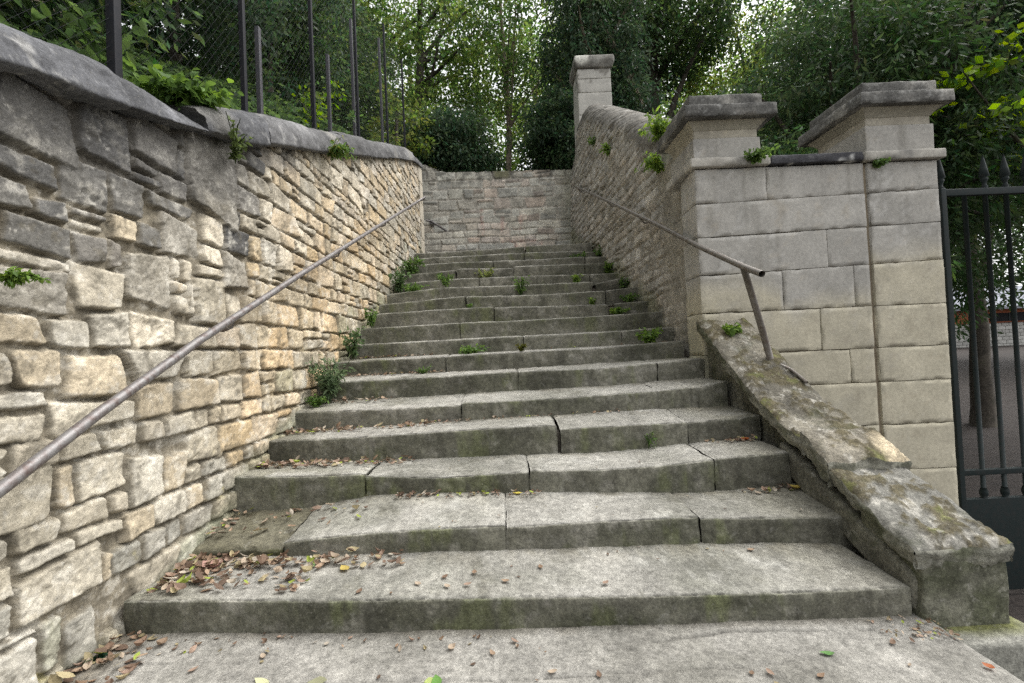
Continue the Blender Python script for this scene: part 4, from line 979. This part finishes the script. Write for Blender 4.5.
# second row, farther back
for i, (x, y, z0, h, cr, pal, lab) in enumerate([
    (-9, 20, 8, 12, 4.2, G_MID, 'distant dark broadleaf tree behind the left end of the wood'),
    (-4.5, 24, 6.5, 13, 4.2, G_MID + G_LIGHT, 'distant green tree behind the light broadleaf tree'),
    (2.2, 25, 6, 14, 4.2, G_LIGHT, 'distant pale green tree seen either side of the slender trunk'),
    (8, 27, 4, 15, 4.2, G_LIGHT + G_MID, 'distant tree filling the gap right of the ivy-covered trunk'),
    (11.5, 23, 2, 15, 4.0, G_LIGHT, 'distant light green tree between the ivy-covered trunk and the slanting branches'),
    (15, 26, 2.5, 15, 4.6, G_LIGHT, 'distant yellow-green tree behind the slanting branches'),
    (19, 20, 0, 14, 4.8, G_DARK, 'distant dark tree behind the ashlar wall yew'),
    (23, 17, 0, 13, 5, G_DARK, 'distant dark tree above the house roof'),
    (28, 36, .5, 12, 6, G_DARK, 'far dark tree behind the near end of the house'), (37, 35, .5, 12, 6, G_DARK, 'far dark tree behind the middle of the house')]):
    tree('broadleaf_tree', lab, 'tree', x, y, z0, h, cr, .5, .25, pal, 40 + i, .22, .14, 300, 46, .75, gaps=.16, group=WOOD)
# the overgrown bank on the left
BANK = 'shrubs on the bank behind the wire fence'
for i, (x, y, h, cr, pal, lab, L, W) in enumerate([
    (-3.6, 3.2, 3.4, 1.25, G_MID + G_BLUE, 'dense evergreen shrub behind the nearest dark fence posts', .1, .05),
    (-3.9, 5.6, 3.6, 1.4, G_DARK + G_BLUE, 'dark evergreen shrub behind the middle of the wire fence', .1, .05),
    (-4.1, 8.2, 3.8, 1.5, G_MID + G_BLUE, 'green shrub behind the far part of the wire fence', .11, .055),
    (-4.3, 11.4, 4.2, 1.7, G_DARK + G_MID, 'dark shrub beyond the far end of the left wall', .11, .055),
    (-3.3, 1.2, 3.0, 1.2, G_MID + G_DARK, 'shady shrub at the near left corner above the wall', .1, .05)]):
    z0 = float(zbank(np.array([x]), np.array([min(y, 8.6)]))[0])
    tree('evergreen_shrub', lab, 'shrub', x, y, z0, h, cr, .0, .07, pal, 60 + i, L, W, 330, 62, .36, droop=.3, group=BANK, nlimb=10)
for i, (x, y, h, cr, lab) in enumerate([(-6.6, 3.5, 7, 2.3, 'big dark tree overhanging the near part of the bank'), (-7, 8, 8, 2.6, 'big dark tree standing high on the bank'), (-5.6, 13.5, 9, 2.4, 'tall green tree above the far end of the bank')]):
    z0 = float(zbank(np.array([x]), np.array([min(y, 8.6)]))[0])
    tree('broadleaf_tree', lab, 'tree', x, y, z0, h, cr, 1.0, .2, G_MID + G_DARK, 70 + i, .14, .075, 260, 60, .55, gaps=.08, group=BANK)
tree('golden_shrub', 'yellow-green shrub spilling over beside the far end of the wire fence', 'shrub', -2.35, 10.6, 5.0, 2.6, .75, .1, .05, G_YEL, 80, .12, .07, 44, 34, .2, nlimb=8, gaps=.2)
tree('golden_shrub', 'small light green sapling behind the thin fence posts', 'shrub', -2.5, 6.1, 4.0, .95, .5, .1, .02, G_MID + G_BRIGHT[:1], 81, .08, .05, 22, 22, .16, nlimb=4)
tree('maple_tree', 'bright green maple branches reaching in above the iron gate', 'tree', 9.2, 6.0, -.9, 6.4, 2.0, 4.3, .14, G_BRIGHT, 82, .13, .11, 60, 26, .3, lean=(-1.5, 0), gaps=.2, flat=.25)

# ------------------------------------------------------------------ ivy and small plants
def plant(name, label, cat, x, y, z, r, h, n, L, W, pal, seed, droop=.2, stems=6, wall=None, group=None):
    """tuft of leafy stems; wall=(nx,ny) pushes it out of a wall"""
    rs = np.random.default_rng(seed); t = thing(name, label, cat, (x, y, z), group)
    mb = MB(); ms = MB(); n = int(n * (1.6 if L < .07 else 1.0)); per = max(3, n // stems); L *= 1.15; W *= 1.3; r *= 1.1
    for s in range(stems):
        a = rs.uniform(0, 2 * np.pi); q = r * rs.uniform(.2, 1)
        e = np.array([x + math.cos(a) * q, y + math.sin(a) * q, z + h * rs.uniform(.55, 1)])
        if wall is not None:
            e[:2] = np.array([x, y]) + np.array(wall) * r * rs.uniform(.3, 1) + .6 * r * rs.normal(size=2) * np.abs(np.array(wall)[::-1])
        m = np.array([x + math.cos(a) * q * .3, y + math.sin(a) * q * .3, z + h * .6])
        tt = np.linspace(0, 1, 7)[:, None]; B = (1 - tt) ** 2 * np.array([x, y, z]) + 2 * tt * (1 - tt) * m + tt ** 2 * e
        V, F = tube(B, .002 + .0005 * h, 4); ms.add(V, F, np.array(pal[0]) * .7)
        u = rs.uniform(.15, 1, per)[:, None]
        P = (1 - u) ** 2 * np.array([x, y, z]) + 2 * u * (1 - u) * m + u ** 2 * e + .12 * r * rs.normal(size=(per, 3)) * .6
        D = rs.normal(size=(per, 3)) + np.array([math.cos(a), math.sin(a), .3 - droop]) * .9
        V, F = leaves(P, D, L * rs.uniform(.6, 1.2, per), W * rs.uniform(.7, 1.2, per), rs, up=(0, 0, 1), bend=.15)
        c = np.asarray(pal)[rs.integers(len(pal), size=per)] * rs.uniform(.75, 1.25, (per, 1)); mb.add(V, F, np.repeat(c, 8, 0))
    mb.build('foliage', M['leaf'], t, True); ms.build('stem', M['leaf'], t, False)
    return t
WEED = [(.1, .17, .05), (.075, .13, .04), (.12, .2, .055)]
FERN = [(.1, .155, .07), (.085, .135, .065), (.12, .18, .08)]
BRT = [(.14, .23, .05), (.17, .26, .06), (.11, .185, .05)]
SW = 'weeds growing on the staircase'
def gz(x, y): return ground_z(x, y) - .005
plant('fern_bush', 'bushy grey-green plant at the foot of the left wall, the largest on the stairs', 'plant', -1.37, 3.5, gz(-1.37, 3.5), .17, .36, 330, .04, .013, [(.12, .17, .09), (.1, .15, .08), (.15, .2, .11)], 1, stems=40)
plant('weed', 'low green tuft at the base of the bushy grey-green plant', 'weed', -1.42, 3.36, gz(-1.42, 3.36), .1, .1, 90, .03, .014, WEED, 2, stems=12, group=SW)
for i, (x, y, r, h, n, L, W, pal, lab) in enumerate([
    (-1.42, 4.2, .13, .3, 130, .04, .02, FERN, 'leafy weed by the left wall just above the bushy plant'),
    (-1.42, 4.8, .1, .22, 90, .035, .02, WEED, 'dark green weed by the left wall, third plant up from the bottom'),
    (-1.4, 6.0, .17, .42, 170, .05, .02, FERN, 'tall grey-green weed by the left wall near the sixth step from the top'),
    (-1.35, 6.75, .15, .32, 150, .05, .024, WEED, 'bright weed highest up along the left wall'),
    (-1.2, 5.95, .22, .1, 150, .04, .02, WEED, 'spreading low weed beside the tall grey-green weed on the left'),
    (-.33, 4.24, .17, .06, 130, .035, .018, WEED, 'flat green weed left of the middle of the eighth step'),
    (-.72, 3.88, .07, .06, 50, .025, .014, WEED, 'tiny green weed on the left part of the seventh step'),
    (.2, 5.73, .13, .3, 110, .04, .014, WEED, 'tall thin weed standing in the middle of the stairs'),
    (-.75, 5.8, .12, .2, 90, .04, .016, WEED, 'thin weed on the stairs left of the tall middle one'),
    (-.28, 6.46, .14, .16, 80, .05, .02, [(.2, .22, .09), (.14, .18, .06)], 'yellowish weed beside the pale replaced step stone'),
    (-.42, 5.35, .05, .1, 40, .03, .014, WEED, 'small weed in a step joint left of centre'),
    (1.28, 4.05, .13, .13, 110, .035, .025, BRT, 'bright leafy weed on the right side of the seventh step'),
    (1.22, 5.0, .12, .1, 100, .035, .02, BRT, 'bright low weed right of centre on the tenth step'),
    (1.02, 5.35, .07, .12, 50, .03, .018, BRT, 'small bright weed in the joint just above the tenth step'),
    (1.45, 5.32, .12, .12, 80, .035, .02, WEED, 'green weed close to the right wall on the eleventh step'),
    (1.52, 5.78, .14, .18, 90, .04, .022, WEED, 'green weed at the foot of the right wall on the twelfth step'),
    (.98, 6.1, .08, .16, 60, .04, .02, BRT, 'bright weed in the right-hand joint of the thirteenth step'),
    (1.5, 6.5, .15, .22, 90, .05, .024, BRT, 'bright weed against the right wall on the fourteenth step'),
    (1.2, 7.2, .14, .1, 70, .05, .02, WEED, 'dark little weed in the right joint near the top of the stairs'),
    (1.55, 7.2, .16, .2, 70, .05, .025, WEED, 'green weed against the right wall near the top of the stairs'),
    (.85, 2.83, .04, .12, 14, .05, .008, WEED, 'single grass blade in a joint at the foot of the fourth step'),
    (.12, 4.0, .05, .07, 60, .02, .014, [(.1, .1, .02), (.07, .08, .02)], 'round moss cushion at the middle of the seventh step')]):
    plant('weed', lab, 'weed', x, y, gz(x, y), r, h, n, L, W, pal, 10 + i, stems=max(5, n // 9), group=SW)
plant('weed', 'bright green rosette at the head of the sloping cheek wall', 'weed', 1.66, 3.38, 1.135, .09, .09, 80, .04, .026, BRT, 41, stems=10)
plant('weed', 'green tuft spilling over the string course of the nearer gate pier', 'weed', 2.02, 3.55, 2.52, .15, .06, 200, .03, .02, WEED, 42, droop=1.5, stems=22)
plant('weed', 'trailing green sprig below the string course of the gate pier by the iron gate', 'weed', 3.03, 3.57, 2.45, .07, .05, 70, .03, .02, WEED, 43, droop=2, stems=8)
plant('fern', 'bright fern on top of the rubble wall beside the nearer cap', 'fern', 1.72, 4.75, 3.28, .22, .22, 260, .06, .02, BRT + [(.2, .28, .06)], 44, droop=1.2, stems=24)
plant('fern', 'yellow-green fern hanging on the rubble wall below the top fern', 'fern', 1.62, 4.55, 2.86, .16, .14, 170, .05, .018, BRT + [(.2, .28, .06)], 45, droop=1.2, stems=18, wall=(-1, 0))
plant('fern', 'small pale tuft high on the rubble wall under the stone pillar', 'fern', 1.66, 7.6, 4.45, .14, .2, 60, .06, .02, WEED, 46, wall=(-1, 0))
plant('fern', 'small bright tuft in the middle of the rubble wall face', 'fern', 1.62, 6.6, 3.9, .1, .16, 60, .05, .02, BRT, 47, wall=(-1, 0))
plant('moss_tuft', 'bright green moss tuft on a ledge of the left wall at the photo edge', 'moss', -1.47, 1.36, 1.37, .06, .03, 260, .018, .008, BRT, 48, droop=.4, stems=30, wall=(1, 0))
plant('weed', 'yellow-green weed hanging under the middle coping stones of the left wall', 'weed', -1.42, 3.9, 2.84, .15, .1, 170, .045, .016, WEED + [(.16, .18, .05)], 49, droop=1, stems=18, wall=(1, 0))
plant('weed', 'small dark green leaf cluster at the foot of the left wall beside the landing', 'weed', -1.48, 1.63, .08, .03, .03, 7, .03, .022, [(.03, .075, .04)], 50, stems=3)
plant('creeper', 'dense creeper falling over the left wall between two coping stones', 'creeper', -1.62, 2.33, 2.4, .22, .16, 420, .06, .03, WEED + BRT[:1], 51, droop=.8, stems=34)
plant('creeper', 'thin creeper trailing down the wall below the third coping stone', 'creeper', -1.45, 2.5, 2.2, .1, .2, 70, .03, .016, [(.08, .11, .04)], 52, droop=1.2, stems=10, wall=(1, 0))
plant('ground_shrub', 'bright large-leaved shrub leaning over the near coping at the left edge', 'shrub', -1.95, 1.55, 2.25, .38, .55, 60, .09, .042, BRT[2:] + G_MID + [(.1, .18, .04)], 53, stems=12)
plant('ground_shrub', 'bright green sprig beside the thickest fence post', 'shrub', -1.9, 2.2, 2.42, .26, .5, 60, .075, .036, BRT[2:] + G_MID, 54, stems=12)
plant('ground_shrub', 'small yellow plant on the coping behind the fourth coping stone', 'plant', -1.85, 4.0, 3.05, .12, .14, 60, .05, .03, G_YEL, 55)
# ivy covering the bank
rs = np.random.default_rng(5); n = 52000
Xp = -1.85 - 5.5 * rs.random(n) ** 1.3; Yp = rs.uniform(-1.5, 8.6, n)
okk = fbm(Xp, Yp, f=1.2, o=3, seed=31) > -.25
Xp, Yp = Xp[okk], Yp[okk]; Zp = zbank(Xp, Yp) + .16 * rs.random(len(Xp)) * np.clip(-Xp - 1.8, 0, .5) * 2
D = rs.normal(size=(len(Xp), 3)); D[:, 2] = .1 * D[:, 2] - .1
V, F = simple_leaves(np.stack([Xp, Yp, Zp], -1), D, .08, .065, rs, (0.4, 0, 1))
c = np.array(G_MID + G_DARK)[rs.integers(8, size=len(Xp))] * rs.uniform(.7, 1.3, (len(Xp), 1))
kind(obj('ivy', V, F, M['leaf'], None, np.repeat(c, 4, 0), False), 'stuff')
rs = np.random.default_rng(6); n = 26000
Xp = rs.uniform(-9, 6, n); Yp = rs.uniform(10.35, 16, n); Zp = zback(Xp, Yp) + .25 * rs.random(n)
D = rs.normal(size=(n, 3))
V, F = simple_leaves(np.stack([Xp, Yp, Zp], -1), D, .12, .08, rs, (0, 0, 1))
c = np.array(G_DARK)[rs.integers(4, size=n)] * rs.uniform(.7, 1.3, (n, 1))
kind(obj('undergrowth', V, F, M['leaf'], None, np.repeat(c, 4, 0), False), 'stuff')

# ------------------------------------------------------------------ fallen leaves
def leaf_shape(L, W, curl, rs):
    """curled leaf: 5 rows of 3 points"""
    rows = []
    for t, w in ((0, .06), (.2, .7), (.45, 1), (.72, .7), (1, .04)):
        for s in (-1, 0, 1):
            rows.append((s * w * W / 2, (t - .5) * L, .25 * curl * L * ((2 * t - 1) ** 2) + .3 * curl * W * abs(s) * w + .02 * L * rs.normal() * .5))
    return np.array(rows), gridF(5, 3)
def place_leaf(x, y, L, W, curl, yaw, tx, ty, rs, z=None):
    V, F = leaf_shape(L, W, curl, rs)
    cx, sx, cy, sy, cz_, sz = math.cos(tx), math.sin(tx), math.cos(ty), math.sin(ty), math.cos(yaw), math.sin(yaw)
    V = V @ np.array([[1, 0, 0], [0, cx, sx], [0, -sx, cx]]) @ np.array([[cy, 0, -sy], [0, 1, 0], [sy, 0, cy]]) @ np.array([[cz_, sz, 0], [-sz, cz_, 0], [0, 0, 1]])
    z0 = ground_z(x, y) if z is None else z
    V[:, 2] += -V[:, 2].min() + .004
    return V + np.array([x, y, z0]), F
BROWN = [(.22, .15, .1), (.29, .21, .145), (.17, .115, .08), (.37, .3, .225), (.28, .2, .15), (.32, .27, .16), (.13, .09, .065), (.4, .35, .28)]
rs = np.random.default_rng(14); mb = MB()
def drift(x0, x1, y0, y1, n, Lr=(.03, .075), pile=.02, side=1):
    for _ in range(int(n * 1.7)):
        x = x0 + (x1 - x0) * rs.random() ** 1.8; y = rs.uniform(y0, y1)
        L = rs.uniform(*Lr) * rs.uniform(.5, .95)
        V, F = place_leaf(x, y, L, L * rs.uniform(.4, .75), rs.uniform(-.5, 1.6), rs.uniform(0, 6.3), rs.normal(0, .3), rs.normal(0, .3), rs)
        V[:, 2] += pile * rs.random() ** 2
        c = np.array(BROWN[rs.integers(len(BROWN))]) * rs.uniform(.7, 1.2)
        if rs.random() < .06: c = np.array((.25, .3, .06))
        mb.add(V, F, c)
drift(-1.46, -.5, 1.99, 2.1, 130, pile=.03); drift(-1.44, -.85, 1.8, 2.02, 80, pile=.02); drift(-1.5, -1.3, 1.42, 1.74, 40); drift(-1.45, .3, 1.64, 1.74, 30, (.015, .045), 0)
drift(-1.48, -.75, 2.2, 2.46, 35); drift(-.62, .15, 2.42, 2.475, 50, (.02, .05), .012); drift(-1.5, -.6, 2.68, 2.84, 120, (.03, .065), .02)
drift(-1.5, -.55, 3.06, 3.2, 85, (.03, .065), .02); drift(-.6, .9, 3.15, 3.21, 45, (.02, .045), .01); drift(-1.5, -.9, 3.45, 3.57, 55, (.03, .06), .02)
drift(-1.4, -.5, 3.86, 3.94, 45, (.03, .05), .01); drift(-1.4, -.7, 4.24, 4.31, 30, (.03, .05), .01)
drift(1.5, 1.2, 2.76, 2.84, 22, (.03, .05), .015); drift(1.48, 1.2, 2.4, 2.47, 14, (.03, .05), .01); drift(1.55, 1.3, 1.6, 1.74, 45, (.012, .03), .005); drift(1.5, .3, 4.24, 4.31, 14, (.02, .04), 0)
for _ in range(70):                       # crumbs of leaf and twig all over the lower treads
    x = rs.uniform(-1.4, 1.45); y = rs.uniform(1.3, 3.2); L = rs.uniform(.008, .022)
    V, F = place_leaf(x, y, L, L * rs.uniform(.3, .8), .4, rs.uniform(0, 6.3), 0, 0, rs); mb.add(V, F, np.array(BROWN[rs.integers(len(BROWN))]) * .8)
kind(mb.build('leaf_litter', M['dry_leaf'], None, False), 'stuff')
def leaf(x, y, L, W, curl, yaw, col, label, group=None, seed=0):
    V, F = place_leaf(x, y, L, W, curl, yaw, 0, 0, np.random.default_rng(seed))
    o = obj('fallen_leaf', V, F, M['dry_leaf'], None, np.broadcast_to(np.array(col), (len(V), 3)), True); tag(o, label, 'leaf', group)
FL = 'single fallen leaves'
leaf(-.275, 1.49, .055, .035, .5, .3, (.12, .24, .06), 'fresh green leaf on the landing near the bottom of the photo', FL, 1)
leaf(-.3, 1.495, .035, .03, .2, 2, (.34, .4, .14), 'pale yellow-green leaf touching the fresh green one on the landing', FL, 2)
leaf(1.04, 1.56, .05, .022, .4, 1.4, (.11, .22, .07), 'green leaf lying alone on the right side of the landing', FL, 3)
leaf(-.84, 1.5, .07, .03, .3, 1.1, (.5, .5, .3), 'pale narrow leaf on the landing left of the grey-green one', FL, 4)
leaf(-.66, 1.495, .06, .045, .3, 1.7, (.24, .24, .15), 'broad grey-green leaf on the landing', FL, 5)
leaf(1.5, 2.43, .06, .05, .9, .4, (.5, .38, .1), 'yellow leaf on the third step beside the cheek wall', FL, 6)
leaf(1.5, 1.47, .032, .026, 1.0, .4, (.36, .13, .06), 'orange-red leaf at the right edge of the landing below the mossy block', FL, 7)
leaf(1.43, 2.8, .07, .05, .8, .8, (.5, .16, .06), 'orange-brown leaf standing up at the right end of the fourth step', FL, 8)
leaf(-.74, 1.98, .06, .04, .5, .8, (.42, .33, .1), 'golden leaf on the lowest step left of centre', FL, 9)
leaf(-.9, 2.0, .06, .045, .4, 2.4, (.24, .36, .16), 'sage green leaf among the brown ones on the lowest step', FL, 10)
leaf(-1.33, 2.02, .11, .08, .9, 1.2, (.36, .22, .18), 'big curled pink-brown leaf against the left wall on the lowest step', FL, 11)
leaf(.02, 2.46, .05, .03, .2, 1.4, (.6, .5, .1), 'yellow leaf in the joint of the second step', FL, 12)
for i, (x, y) in enumerate([(-.18, 1.93), (-.05, 1.86), (-.3, 1.9), (-.28, 1.83), (-.2, 1.84), (.1, 1.96), (1.05, 2.05), (-.62, 1.8), (-.4, 1.85), (.35, 1.83)]):
    leaf(x, y, .035, .022, .7, i * 1.3, BROWN[i % 5], 'small curled brown leaf lying apart on the bare tread of the lowest step', 'brown leaves scattered on the lowest step', 20 + i)
for i, (x, y) in enumerate([(.25, 1.5), (.1, 1.52), (.8, 1.48), (.95, 1.46), (-.1, 1.62), (1.3, 1.6), (-.9, 1.62), (-1.1, 1.56)]):
    leaf(x, y, .035, .018, .7, i * 1.7, BROWN[(i + 2) % 5], 'small brown leaf or husk lying apart on the landing', 'brown leaves scattered on the landing', 40 + i)

# ------------------------------------------------------------------ light, sky, camera
w = bpy.data.worlds.new('World'); sc.world = w; w.use_nodes = True
nt = w.node_tree; nt.nodes.clear()
sky = nt.nodes.new('ShaderNodeTexSky'); sky.sky_type = 'NISHITA'; sky.sun_disc = False
SUN_EL, SUN_AZ = R_(60), R_(75)                 # azimuth clockwise from +Y
sky.sun_elevation = SUN_EL; sky.sun_rotation = SUN_AZ; sky.air_density = 1.0; sky.dust_density = 4.0; sky.ozone_density = 1.0
hsv = nt.nodes.new('ShaderNodeHueSaturation'); hsv.inputs['Saturation'].default_value = .1
bg = nt.nodes.new('ShaderNodeBackground'); bg.inputs[1].default_value = .15
wo = nt.nodes.new('ShaderNodeOutputWorld')
nt.links.new(sky.outputs[0], hsv.inputs['Color']); nt.links.new(hsv.outputs[0], bg.inputs[0]); nt.links.new(bg.outputs[0], wo.inputs[0])
sl = bpy.data.lights.new('sun', 'SUN'); sl.energy = .5; sl.angle = R_(60); sl.color = (1, .96, .9)
so = bpy.data.objects.new('sun', sl); COL.objects.link(so); so.location = (6, -8, 12)
d = Vector((math.sin(SUN_AZ) * math.cos(SUN_EL), math.cos(SUN_AZ) * math.cos(SUN_EL), math.sin(SUN_EL)))
so.rotation_euler = d.to_track_quat('Z', 'Y').to_euler()

yaw, pit, rol = R_(.64), R_(1.2), R_(2.6)
f = np.array([math.sin(yaw) * math.cos(pit), math.cos(yaw) * math.cos(pit), math.sin(pit)])
rt = np.array([math.cos(yaw), -math.sin(yaw), 0]); up = np.cross(rt, f)
rr = rt * math.cos(rol) - up * math.sin(rol); uu = up * math.cos(rol) + rt * math.sin(rol)
cam = bpy.data.cameras.new('camera'); cam.sensor_width = 36; cam.lens = 455 / 1024 * 36; cam.clip_end = 2000; cam.clip_start = .05
co = bpy.data.objects.new('camera', cam); COL.objects.link(co)
co.matrix_world = Matrix(((rr[0], uu[0], -f[0], 0), (rr[1], uu[1], -f[1], 0), (rr[2], uu[2], -f[2], 1.10), (0, 0, 0, 1)))
sc.camera = co
vs = sc.view_settings; vs.view_transform = 'Standard'; vs.look = 'None'; vs.exposure = 1.4; vs.gamma = 1
sc.render.resolution_x, sc.render.resolution_y = 1024, 683
sc.cycles.max_bounces = 5; sc.cycles.diffuse_bounces = 3; sc.cycles.adaptive_threshold = .006
sc.cycles.use_denoising = False
